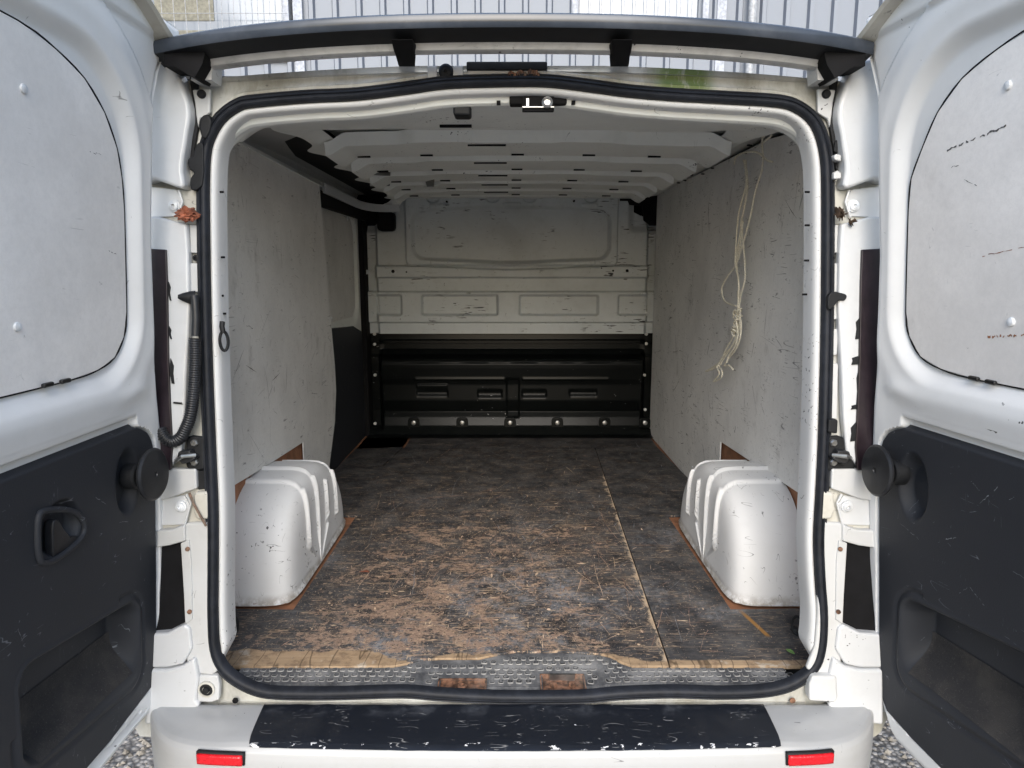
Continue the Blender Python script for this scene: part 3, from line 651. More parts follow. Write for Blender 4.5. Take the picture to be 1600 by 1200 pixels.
MB().prism([(-.818, 1.40, 1.225), (-.818, 2.42, 1.235), (-.818, 2.42, 1.30), (-.818, 1.40, 1.295)], (-.02, 0, 0)).build('track_channel', M['darkcav'], van, bevel=.003)
MB().box(-.76, -.66, 2.36, 2.44, 1.18, 1.285).build('track_bracket', M['darkcav'], van, bevel=.02)
mb = MB(); hd = catmull([onY(u, v, 2.36) for u, v in ((598,320),(606,316),(616,308),(628,306),(630,311),(622,322),(612,329),(600,330))], 4, True); mb.prism(hd, (0, .025, 0)); mb.build('track_catch', M['ceil'], van, bevel=.004)

# ------------------------------------------------------------------ roof inside: header, ribs, rails
topz = sorted((p.x, p.z) for p in loop if p.z > 1.0 and abs(p.x) < .70)
def head(a, b):
    x = -.66 + 1.32 * a; k = abs(x) / .69
    prof = [(.022, 1.334), (.030, 1.329), (.034, 1.322), (.037, 1.310), (.042, 1.302), (.052, 1.298), (.080, 1.300), (.10, 1.326), (.17, 1.334), (.185, 1.329), (.30, 1.333), (.40, 1.337), (.47, 1.340), (.485, 1.352), (.50, 1.372)]
    t = b * (len(prof) - 1); i = min(len(prof) - 2, int(t)); f = t - i; y = prof[i][0] * (1 - f) + prof[i + 1][0] * f; z = prof[i][1] * (1 - f) + prof[i + 1][1] * f
    z += (lerp_tab(topz, x) - .010 - 1.330) * (1 - sst((y - .03) / .40)) * 1.0
    z += .004 * sst(1 - abs(abs(x) - .35) / .10) * sst((b - .72) / .06) * sst((.92 - b) / .06)
    z -= .02 * max(0, k - .8) * (b > .4)
    y += .012 * (1 - b)
    return (x, y, z)
mb = MB(); mb.grid(140, 90, head); header = mb.build('roof_header', M['ceil'], van, label='grey white inner roof header with the lock slot', recalc=False)
# roof inner skin
mb = MB(); mb.grid(50, 12, lambda a, b: (-.60 + 1.445 * a, .50 + 2.2 * b, 1.400 - .015 * a)); skin = mb.build('roof_skin', M['ceil'], van, recalc=False)
def rib(y0, y1, zz, hw):
    mb_ = MB(); pr = [(-.012, .040), (0, .004), (.006, 0), (.5, 0), (.994, 0), (1, .004), (1.012, .040)]
    def f(a, b):
        x = -.605 + (hw + .605) * a; k = int(round(b * 12)); tb = [0, .3, .7, 1, 1.3, 1.7, 2, 4, 4.3, 4.7, 5, 5.5, 6][k]
        i = min(5, int(tb)); fr_ = tb - i; s_ = pr[i][0] * (1 - fr_) + pr[i + 1][0] * fr_; h = pr[i][1] * (1 - fr_) + pr[i + 1][1] * fr_ + .003 * (1 - max(0, min(1, s_)))
        # joggled rear edge: wider in the middle third
        jog = .026 * (sst((.38 - abs(x)) / .07)) - .016 * sst((.17 - abs(x)) / .05) + .035 * sst((abs(x) - hw + .14) / .14)
        ya = y0 - jog; y = ya + (y1 - ya) * s_ if 0 <= s_ <= 1 else (ya + s_ if s_ < 0 else y1 + s_ - 1)
        drop = .018 * (abs(x) / .8) ** 2 + .03 * sst((abs(x) - (hw if x > 0 else .605) + .07) / .07)
        return (x, y, zz + h - drop)
    mb_.grid(120, 13, f)
    r_ = mb_.build('roof_rib', M['ceil'], van, recalc=False, smooth=30)
    for xs in (-.30, .02, .27, -.52, .50):
        MB().box(xs - .022, xs + .022, y1 - .035, y1 - .025, zz - .0045 - .018 * (xs / .8) ** 2, zz + .003).build('slot', M['darkcav'], r_)
    MB().box(-.145, -.02, y0 + .012, y0 + .020, zz - .0025, zz + .003).build('slot', M['darkcav'], r_)
    return r_
for y0, y1, zz, hw in ((.76, .97, 1.364, .70), (1.13, 1.32, 1.366, .69), (1.47, 1.64, 1.367, .685), (1.78, 1.93, 1.368, .68), (2.07, 2.20, 1.368, .68)): rib(y0, y1, zz - .010, hw)
mb = MB(); mb.box(-.70, .70, 2.36, 2.50, 1.365, 1.385); mb.build('roof_rib', M['ceil'], van, bevel=.01)
# longitudinal rails left and right of the ribs
mb = MB()
def rail(a, b):
    y = .34 + 2.14 * a; pr = [(.655, 1.372), (.70, 1.350), (.735, 1.352), (.775, 1.375), (.832, 1.382)]; p = pr[int(round(b * 4))]
    wv = .012 * math.sin(a * 46); return (p[0] + wv * (b < .3), y, p[1] - .03 * (1 - sst(a * 5)) * (b > .3))
mb.grid(110, 5, rail); rl = mb.build('roof_rail', M['ceil'], van, recalc=False, smooth=25)
for u, v, w_, h_ in ((1180,209,11,3),(1163,238,3,11),(1171,226,3,7),(1114,249,9,3),(1113,262,2,5),(1098,271,2,5),(1072,272,8,2),(1070,281,2,6),(1060,285,2,6)):
    p = onZ(u, v, 1.358); s_ = (p - CAM).length / 1060; MB().lathe(p - Vector((0, 0, .004)), (0, -.3, 1), [(.001, 0), (max(.004, w_ * s_ * 1.3), 0), (max(.006, w_ * s_ * 1.3), .004)], 8).build('rail_hole', M['darkcav'], rl)
mb = MB()
def railL(a, b):
    y = .36 + 2.1 * a; pr = [(.58, 1.372), (.615, 1.352), (.645, 1.362)]; p = pr[int(round(b * 2))]
    n = 5.6; wv = .05 * (.5 + .5 * math.cos((y - .87) / .35 * 2 * math.pi)) ** 2
    return (-(p[0] + wv * (b > .2)), y, p[1] - .012 * (b > .8))
mb.grid(160, 3, railL); mb.build('roof_rail', M['ceil'], van, recalc=False, smooth=30)
MB().box(-.90, -.60, .16, 2.5, 1.393, 1.399).build('roof_side_skin', M['darkskin'], van)  # shade of the gap above the left lining, put into the colour
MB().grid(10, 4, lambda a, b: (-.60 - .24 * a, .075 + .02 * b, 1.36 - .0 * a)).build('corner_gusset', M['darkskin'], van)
# header fittings
def boxpx(name, u0, u1, v0, v1, y, depth, mat, parent, bev=.003, **k):
    a, b = onY(u0, v1, y), onY(u1, v0, y); return MB().box(a.x, b.x, y, y + depth, a.z, b.z).build(name, mat, parent, bevel=bev, **k)
lk = boxpx('lock_slot', 796, 886, 147, 163, .040, .03, M['darkcav'], header, .004)
boxpx('lock_bracket', 816, 866, 150, 174, .034, .012, M['darkcav'], header, .002)
boxpx('striker_pin', 822, 827, 153, 166, .028, .01, M['chrome'], header, .001)
p = onY(855, 160, .028); MB().lathe(p, (0, -1, 0), [(.012, -.008), (.012, .004), (.007, .008), (.006, .002)], 14).build('striker_bolt', M['chrome'], header)
boxpx('bracket_lip', 816, 866, 166, 168, .028, .01, M['metal'], header, .0005)
for u in (779, 896): boxpx('square_hole', u - 3, u + 3, 157, 163, .043, .01, M['darkcav'], header, 0)
boxpx('interior_lamp', 708, 735, 159, 180, .06, .05, M['black'], header, .006, label='small black plastic interior lamp under the roof')
for u, v, w_ in ((712, 193, 60), (1003, 182, 14)):
    p = onZ(u, v, 1.340); MB().box(p.x - w_ * .0012 / 2 * 1.2, p.x + w_ * .0012 / 2 * 1.2, p.y - .006, p.y + .006, 1.330, 1.345).build('header_slot', M['darkcav'], header)

# ------------------------------------------------------------------ bulkhead
BY = 2.45
def bulk(a, b):
    x = -.842 + 1.684 * a; z = .594 + .806 * b; y = BY
    win = sd_rr(x, z - .010 * (1 - (x / .55) ** 2), -.558, .548, 1.040 - .035 * (1 - abs(x) / .56), 1.282 + .012 * (1 - (x / .56) ** 2), .055)
    y += .042 * (1 - sst(win / .026)) if win > 0 else .042
    frm = sd_rr(x, z, -.605, .60, .995, 1.392, .02); y -= .022 * (1 - sst(frm / .010)) if frm > -.0 else .022
    sag = .022 * max(0, 1 - abs(x) / .62)
    y -= .036 * sst((z - (.915 - 0)) / .010) * sst((.992 - sag - z) / .010) * sst((.80 - abs(x)) / .01)
    y -= .008 * sst((z - .86) / .008) * sst((.905 - z) / .008) * 0
    for x0, x1 in ((-.79, -.645), (-.525, -.085), (.045, .50), (.62, .78)):
        s_ = sd_rr(x, z, x0, x1, .705, .818, .012); y += .030 * (1 - sst((s_ + .008) / .016))
    y -= .026 * sst((.845 - z) / .01) * sst((z - .655) / .010)
    y += .035 * sst((abs(x) - .775) / .02) * (z < 1.25) * 1.0
    y += .030 * sst((abs(x) - .66) / .05) * sst((z - 1.17) / .05)
    for xt, zt in ((-.0, 1.00), (-.42, 1.005), (.43, 1.005), (-.42, 1.318), (.44, 1.318), (.0, 1.325)):
        s_ = sd_rr(x, z, xt - .045, xt + .045, zt - .012, zt + .014, .004); y -= .008 * (1 - sst(s_ / .004))
    for xt in (-.45, -.11, .10, .45): y += .018 * (1 - sst((math.hypot(x - xt, (z - 1.365) * 1.6) - .03) / .012))
    return (x, y, z)
mb = MB(); mb.grid(420, 210, bulk, skip=lambda a, b: (abs(-.842 + 1.684 * a) > .70 + .10 * sst(((.594 + .806 * b) - 1.30) / -.06) and (.594 + .806 * b) > 1.235))
bh = mb.build('bulkhead', M['bulk'], van, recalc=False, label='dented grey white upper steel bulkhead with black scuffs', smooth=60)
for u, v, r_ in ((614,424,.010),(635,425,.005),(958,423,.006),(980,423,.009),(940,419,.004),(698,315,.006),(897,314,.006)):
    p = onY(u, v, BY - .0375); MB().lathe(p, (0, 1, 0), [(r_, 0), (r_, .012)], 12).build('bulkhead_hole', M['darkcav'], bh)
for u, v in ((673,306),(768,303),(826,303),(921,305),(573,425),(1011,424),(580,490),(1011,490)):
    p = onY(u, v, BY - .004); MB().lathe(p, (0, -1, 0), [(.013, -.01), (.013, .002), (.008, .004), (.007, .001)], 14).build('bulkhead_screw', M['bulk'], bh)
MB().box(-.9, .9, BY + .09, BY + .10, -.04, 1.40).build('bulkhead_back', M['darkcav'], van)
for sg in (-1, 1):
    mb = MB(); mb.prism([(sg * x, BY - .01, z) for x, z in ((.615, 1.352), (.66, 1.352), (.67, 1.33), (.745, 1.325), (.755, 1.245), (.79, 1.215), (.83, 1.215), (.83, 1.39), (.615, 1.39))], (0, .02, 0)); mb.build('corner_opening', M['darkcav'], bh)
def low(a, b):
    x = -.842 + 1.684 * a
    pr = [(2.500, .600), (2.497, .555), (2.487, .550), (2.487, .532), (2.505, .528), (2.505, .500), (2.495, .492), (2.478, .470), (2.42, .455), (2.395, .450), (2.383, .440), (2.376, .420), (2.378, .400), (2.392, .33), (2.402, .30), (2.405, .20), (2.425, .15), (2.435, .13), (2.42, .10), (2.405, .05), (2.37, .004), (2.30, .001)]
    t = b * (len(pr) - 1); i = min(len(pr) - 2, int(t)); f = t - i
    y = pr[i][0] * (1 - f) + pr[i + 1][0] * f; z = pr[i][1] * (1 - f) + pr[i + 1][1] * f
    for x0, x1, z0, z1, d in ((-.56, -.38, .285, .30, -.008), (-.56, -.38, .235, .262, .012), (-.20, -.06, .225, .262, .014), (.06, .2, .225, .262, .014), (.34, .5, .235, .262, .012), (-.57, -.04, .325, .338, -.006), (.06, .57, .325, .338, -.006), (-.03, .04, .10, .33, .012)):
        s_ = sd_rr(x, z, x0, x1, z0, z1, .004); y += d * (1 - sst((s_ + .003) / .008))
    e = sst((abs(x) - .76) / .035); y += (2.50 - y) * e * .9 * (z > .03)
    if .46 > z > .43: y += .004 * noise.noise(Vector((x * 7, 0, 0)))
    return (x, y, z)
mb = MB(); mb.grid(380, 190, low); lb = mb.build('lower_bulkhead', M['bulkblack'], van, recalc=False, label='glossy black lower half of the bulkhead', smooth=60)
for u in (646, 722, 797, 871, 945, 1008):
    p = onY(u, 661, 2.395)
    MB().prism(catmull([(p.x - .034, 2.40, p.z - .03), (p.x - .034, 2.40, p.z + .012), (p.x - .02, 2.40, p.z + .028), (p.x + .02, 2.40, p.z + .028), (p.x + .034, 2.40, p.z + .012), (p.x + .034, 2.40, p.z - .03)], 3, False), (0, .03, 0)).build('foot_tab', M['bulkblack'], lb, bevel=.004)
    MB().lathe((p.x, 2.398, p.z), (0, -1, 0), [(.014, -.004), (.014, .003), (.009, .006), (.005, .006)], 14).build('foot_bolt', M['metal'], lb)
for u, v in ((585, 522), (585, 538), (586, 586), (1010, 522), (1010, 537), (1007, 586), (1008, 640), (586, 662)):
    p = onY(u, v, 2.455); MB().lathe(p, (0, -1, 0), [(.009, -.01), (.009, .002), (.004, .004)], 12).build('flange_bolt', M['rod'], lb)

# ------------------------------------------------------------------ parts round the opening
def poly(name, px, off, thick, mat, parent=None, bev=.004, mirror=False, smooth=0, **k):
    pts = [onR(1606 - u if mirror else u, v, off) for u, v in px]
    if smooth: pts = catmull(pts, smooth, True)
    return MB().prism(pts, (0, thick, 0)).build(name, mat, parent or van, bevel=bev, seg=3, **k)
for mir in (False, True):
    mu = (lambda u: 1606 - u) if mir else (lambda u: u)
    sg = 1 if mir else -1
    # upper quarter panel: a domed shell
    A_ = [(220,100),(257,100),(270,105),(283,114),(292,127),(299,147),(306,170),(307,192),(303,214),(300,235),(297,252),(296,272),(298,297),(275,291),(252,283),(220,275)]
    pts = catmull([onR(mu(u), v, 0) for u, v in A_], 3, True); c0 = sum(pts, Vector()) / len(pts); c0.x += sg * .02
    MB().prism([p + Vector((0, -.034, 0)) for p in pts], (0, .05, 0)).build('quarter_panel', M['pillar'], van, bevel=.020, seg=5, smooth=70)
    # sealed channel beside it, with black sealant in the joint
    poly('sealant_bead', [(296,122),(303,118),(308,130),(306,150),(309,165),(310,190),(306,215),(303,235),(300,262),(296,262),(300,215),(303,190),(302,165)], -.006, .01, M['black'], bev=.002, mirror=mir, smooth=3)
    poly('hinge_cover_plate', [(300,140),(328,138),(328,176),(322,180),(312,186),(309,200),(306,180),(304,160)], -.010, .01, M['body'], mirror=mir)
    p = onR(mu(315), 147, -.012); MB().lathe(p, (0, -1, 0), [(.0095, -.004), (.0095, .002), (.007, .005), (.001, .006)], 18).build('rubber_plug', M['black'], van)
    if not mir:
        p = onR(319, 200, -.02); MB().prism([onR(u, v, -.02) for u, v in ((311,185),(318,178),(327,179),(331,190),(328,205),(321,218),(314,214),(310,200))], (0, .02, 0)).build('rubber_block', M['black'], van, bevel=.006, seg=3)
        poly('harness_boot', [(306,226),(316,222),(318,245),(316,290),(298,297),(297,278),(303,270),(294,262),(293,248),(300,244)], -.020, .02, M['black'], bev=.005, smooth=2)
    else:
        poly('guide_block', [(291,242),(299,240),(303,244),(301,250),(291,252)], -.025, .025, M['body'], bev=.003, mirror=True)
        poly('guide_block', [(291,270),(297,266),(303,270),(303,280),(291,279)], -.025, .025, M['body'], bev=.003, mirror=True)
        poly('sealant_smear', [(296,216),(301,222),(303,236),(297,240)], -.012, .01, M['black'], bev=.002, mirror=True)
    poly('hinge_pocket', [(225,292),(318,300),(318,352),(225,344)], -.001, .004, M['cream'], bev=.001, mirror=mir)
    hp = poly('hinge_plate', [(225,290),(275,296),(279,302),(285,318),(276,338),(225,340)], -.006, .006, M['pillar'], bev=.002, mirror=mir)
    p = onR(mu(273), 322, -.008); MB().lathe(p, (0, -1, 0), [(.013, -.004), (.013, .003), (.0095, .004), (.0095, .007), (.004, .009), (.003, .004)], 20).build('hinge_bolt', M['screw'], hp)
    MB().tube([onR(mu(u), v, -.012) for u, v in ((279,297),(285,315),(277,340))], .0025, 8).build('hinge_rib', M['pillar'], hp)
    # middle pillar panel
    mp = [(228,338),(245,338),(270,345),(291,350),(294,395),(295,455),(296,470),(294,520),(290,590),(288,650),(283,705),(262,735),(228,735)]
    poly('pillar_panel', mp, -.020, .022, M['pillar'], bev=.006, mirror=mir)
    poly('lamp_side', [(225,388),(259,390),(261,440),(262,500),(263,560),(266,640),(269,700),(266,735),(225,735)], -.026, .010, M['maroon'], bev=.002, mirror=mir)
    for ya, yb in ((351, 396), (411, 457)) + (((470, 500), (514, 556), (568, 655)) if mir else ()): poly('pillar_tab', [(296,ya),(316,ya + 1),(316,yb),(298,yb - 1)], -.008, .01, M['body'], bev=.002, mirror=mir)
    p = onR(mu(307), 403, -.006); MB().lathe(p, (0, -1, 0), [(.007, -.004), (.007, .004), (.003, .005), (.002, .002)], 14).build('rubber_plug', M['black'], van)
    # torn sealant along the lamp
    for (ua, va, ub, vb) in ((263,440,266,470),(264,510,267,530),(266,560,271,600),(271,628,284,632)) if not mir else ((258,492,268,530),(260,555,274,570),(262,570,267,640),(266,632,275,640),(268,660,276,690)):
        mm = MB(); 
        pp = [onR(mu(u), v, -.023) for u, v in ((ua, va), (ub, va + (vb - va) * .3), (ub - 1, va + (vb - va) * .6), (ub + 1, vb), (ua + 2, vb - 1), (ua - 1, va + (vb - va) * .5))]
        mm.prism(pp, (0, .006, 0)).build('torn_sealant', M['black'], van)
    # check-strap bracket
    cb = poly('check_bracket', [(268,706),(272,690),(296,681),(317,683),(318,734),(300,739),(270,742)] if mir else [(290,684),(300,681),(318,683),(319,734),(296,738),(290,728)], -.012, .012, M['black'], bev=.005, mirror=mir)
    for v in (692, 722): MB().lathe(onR(mu(304), v, -.014), (0, -1, 0), [(.0085, -.003), (.0085, .003), (.006, .006), (.002, .006)], 6).build('bracket_bolt', M['metal'], cb)
    mb = MB(); mb.prism([onR(mu(u), v, -.035) for u, v in ((278,706),(296,704),(299,712),(306,716),(299,722),(284,726),(276,716))], (0, .022, 0)); mb.build('check_link', M['hose'], van, bevel=.003)
    mb = MB(); mb.tube([onR(mu(305), 711, -.03), onR(mu(285), 713, -.05), onL(258, 722) + Vector((.02, 0, 0)) if not mir else onD(1348, 716) - Vector((.02, 0, 0))], .0045, 8); mb.build('check_arm', M['metal'], van)
    if mir:
        poly('rubber_block', [(296,656),(311,655),(312,676),(297,678)], -.024, .02, M['black'], bev=.004, mirror=True)
        poly('rubber_grommet', [(282,462),(290,458),(306,456),(312,466),(311,484),(303,480),(296,470),(286,470)], -.026, .02, M['black'], bev=.004, mirror=True, smooth=2)
    # lower blocks
    poly('pillar_block', [(228,735),(262,733),(306,733),(307,764),(262,780),(228,786)], -.016, .018, M['body'], bev=.004, mirror=mir)
    poly('rubber_block', [(308,736),(321,734),(323,764),(309,766)], -.006, .012, M['black'], bev=.003, mirror=mir)
    poly('hinge_pocket', [(228,776),(326,760),(326,828),(228,828)], -.001, .004, M['cream'], bev=.001, mirror=mir)
    hp = poly('hinge_plate', [(228,782),(288,774),(297,790),(288,820),(228,822)], -.006, .006, M['pillar'], bev=.002, mirror=mir)
    MB().lathe(onR(mu(283), 791, -.008), (0, -1, 0), [(.013, -.004), (.013, .003), (.0095, .004), (.0095, .007), (.004, .009), (.003, .004)], 20).build('hinge_bolt', M['screw'], hp)
    MB().tube([onR(mu(u), v, -.012) for u, v in ((291,772),(298,786),(289,820))], .0025, 8).build('hinge_rib', M['pillar'], hp)
    poly('pillar_bulge', [(303,770),(325,768),(325,812),(306,812),(300,795)], -.016, .018, M['cream'], bev=.006, mirror=mir)
    if not mir: MB().tube([onR(u, v, -.022) for u, v in ((296,770),(303,788),(312,804),(322,822))], .003, 6).build('rusty_strap', M['rust'], van)
    # lower corner: post with lamp recess
    post = [(228,828),(264,829),(300,816),(327,816),(328,980),(332,1010),(344,1045),(318,1052),(228,1052)]
    poly('lower_post', [(288,818),(327,815),(328,960),(332,1010),(346,1046),(330,1056),(292,1052),(288,985)], -.012, .014, M['cream'] if False else M['body'], bev=.006, mirror=mir)
    poly('lower_crossbar', [(228,830),(268,828),(289,820),(289,846),(264,853),(228,858)], -.018, .018, M['body'], bev=.004, mirror=mir)
    poly('lamp_recess', [(225,850),(289,845),(289,990),(225,992)], -.002, .004, M['darkcav'], bev=.001, mirror=mir)
    lb_ = poly('lamp_bracket', [(282,849),(295,844),(299,880),(300,968),(289,976),(287,930),(284,880)], -.016, .008, M['body'], bev=.002, mirror=mir)
    for u, v in ((293, 858), (296, 956)): MB().lathe(onR(mu(u), v, -.018), (0, -1, 0), [(.005, -.002), (.005, .002), (.001, .003)], 10).build('rusty_screw', M['rust'], lb_)
    poly('corner_trim', [(225,992),(262,989),(288,976),(296,982),(300,1015),(285,1039),(262,1044),(225,1044)], -.020, .022, M['pillar'], bev=.006, mirror=mir, smooth=0)
    poly('bumper_corner', [(225,1047),(262,1047),(286,1041),(303,1028),(310,1060),(306,1095),(312,1104),(277,1128),(225,1134)], -.024, .026, M['pillar'], bev=.007, mirror=mir)
    if not mir:
        bs = poly('boss_plate', [(305,1056),(340,1056),(343,1070),(342,1094),(330,1098),(303,1097)], -.016, .016, M['body'], bev=.004)
        MB().lathe(onR(323, 1077, -.017), (0, -1, 0), [(.019, -.004), (.019, .003), (.015, .004), (.014, -.002), (.009, -.002), (.008, .006), (.004, .008), (.003, .003)], 26).build('sensor', M['cream'], bs)
        MB().lathe(onR(323, 1077, -.0185), (0, -1, 0), [(.0145, -.002), (.0145, .0015), (.008, .002), (.007, .008), (.002, .009)], 22).build('sensor_core', M['black'], bs)
    else:
        poly('stop_block', [(298,1057),(336,1057),(341,1070),(341,1096),(300,1099),(296,1092)], -.030, .030, M['body'], bev=.008, mirror=True)
    MB().lathe(onR(mu(368), 1094, -.003), (0, -1, 0), [(.0065, 0), (.0065, .003), (.001, .003)], 12).build('body_hole', M['rust'] if mir else M['darkcav'], van)
# corrugated harness tube on the left
hz = catmull([onR(u, v, -.030) for u, v in ((303,462),(305,475),(306,500),(305,530),(305,570),(303,605),(300,635),(296,655),(289,672),(282,684),(270,690),(258,684),(250,670))], 14)
hz = [p for p in hz]
k0 = int(len(hz) * .26)
MB().tube(hz[:k0:4], .0085, 12).build('harness_sleeve', M['hose'], van)
# resample at even steps
d = [0]; 
for a, b in zip(hz, hz[1:]): d.append(d[-1] + (b - a).length)
def at_len(L):
    for i in range(len(d) - 1):
        if d[i + 1] >= L: return hz[i].lerp(hz[i + 1], (L - d[i]) / max(1e-9, d[i + 1] - d[i]))
    return hz[-1]
L0 = d[k0] - .006; n = int((d[-1] - L0) / .0013); cp = [at_len(L0 + (d[-1] - L0) * i / n) for i in range(n + 1)]
MB().tube(cp, lambda i: .0122 + (.0013 if i % 4 < 2 else -.0006), 14).build('corrugated_hose', M['hose'], van, smooth=60, label='black corrugated cable hose beside the left of the opening')
MB().lathe(onR(297, 465, -.022), (-.9, -.4, .1), [(.016, -.010), (.014, .0), (.009, .014), (.004, .024)], 14).build('hose_boot', M['black'], van)

# header fittings outside
p = onR(697, 112, -.004); MB().lathe(p, (0, -1, -.2), [(.016, -.004), (.016, .003), (.012, .008), (.004, .010), (.003, .006)], 20).build('washer_jet', M['black'], van)
for u0, u1 in ((668, 683), (708, 724)):
    a, b = onR(u0, 124, -.004), onR(u1, 104, -.004); MB().box(a.x, b.x, a.y - .002, a.y + .008, a.z, b.z).build('header_tab', M['body'], van, bevel=.002)
a, b = onR(729, 110, -.006), onR(855, 97, -.006); MB().box(a.x, b.x, a.y - .004, a.y + .02, a.z, b.z).build('brake_light_strip', M['black'], van, bevel=.003, label='black strip where the high brake light sat')
a, b = onR(731, 124, 0), onR(853, 111, 0); MB().box(a.x, b.x, a.y - .001, a.y + .01, a.z, b.z).build('strip_recess', M['pillar'], van, bevel=.001)
for u, v, s_ in ((800, 116, .010), (815, 115, .012), (832, 113, .012), (838, 116, .008)):
    p = onR(u, v, -.010); mb = MB(); mb.grid(6, 5, lambda a, b: (p.x + (a - .5) * s_ * 1.8, p.y - .004 * math.sin(a * 9), p.z + (b - .5) * s_ + .003 * math.sin(a * 7 + b * 5))); mb.build('rust_flake', M['rust'], van)

# rings on the flange
def ring(name, c, ax, w_, h_, r_, mat):
    c = Vector(c); ax = Vector(ax).normalized(); up = Vector((0, 0, 1)); s_ = ax.cross(up).normalized()
    return MB().tube([c + s_ * (w_ * math.cos(t)) + up * (h_ * math.sin(t)) for t in [2 * math.pi * k / 24 for k in range(24)]], r_, 8, closed=True).build(name, mat, van)
p = onX(346, 512, -.668); 
p = onY(348, 510, -.048); MB().tube([p + Vector((0, .0, .010)), p + Vector((0, -.004, 0)), p + Vector((0.002, -.004, -.014))], .006, 8).build('ring_lug', M['black'], van)
ring('lashing_ring', onY(350, 533, -.050), (.55, -1, 0), .0085, .021, .0034, M['black'])
for u in (362, 1247):
    q_ = onY(u, 978, .02); ring('lashing_ring', q_, (1 if u < 800 else -1, -.8, 0), .016, .024, .0036, M['black'])
    MB().lathe(q_ + Vector((0, .012, -.02)), (0, -1, 0), [(.009, -.01), (.009, .004), (.003, .008)], 10).build('ring_base', M['black'], van)
for u, v in ((347,402),(345,462),(349,490),(346,560),(350,605),(352,640),(354,655),(356,760),(345,300)):
    q_ = onY(u, v, -.005); MB().lathe(q_ + Vector((.002, 0, 0)), (1, 0, 0), [(.0024, -.004), (.0024, .004)], 8).build('punched_hole', M['darkcav'], van)
for u, v in ((1262,352),(1261,407),(1258,460),(1263,560),(1262,600),(1254,770),(1252,860),(1252,866),(1262,300)):
    q_ = onY(u, v, -.0); MB().lathe(q_, (1, 0, 0), [(.0024, -.006), (.0024, .004)], 8).build('punched_hole', M['darkcav'], van)

# ------------------------------------------------------------------ rear doors
def door_tab(px, on): return [((p := on(u, v)).z, -.06 - p.y) for u, v in px]
SL = door_tab([(285,68),(262,95),(256,112),(249,150),(243,200),(241,260),(240,330),(240,390),(243,480),(246,560),(250,620),(256,680),(260,740),(263,800),(263,893),(257,950),(253,1033),(248,1067),(245,1093),(233,1117),(227,1143),(167,1198)], onL)
SRr = door_tab([(1347,62),(1350,90),(1357,122),(1366,167),(1368,210),(1369,335),(1370,400),(1367,500),(1365,567),(1360,633),(1358,693),(1352,783),(1352,867),(1357,933),(1362,990),(1365,1047),(1372,1090),(1385,1133),(1400,1160),(1433,1197)], onD)
TL = door_tab([(243,700),(245,740),(246,800),(247,900),(247,1060),(242,1087),(230,1107),(200,1137),(143,1197)], onL)
TRr = door_tab([(1372,700),(1370,740),(1370,800),(1370,900),(1370,1000),(1373,1047),(1373,1083),(1382,1107),(1400,1127),(1427,1157),(1447,1177),(1470,1200)], onD)
ZT, ZB = 1.46, {'L': -.038, 'R': -.080}
def dpt(side_, s, z, n):
    if side_ == 'L': return Vector((-(.81 - .067 * z) + n, -.06 - s, z))
    return Vector((.823 - .067 * z + TR * s - n, -.06 - s, z))
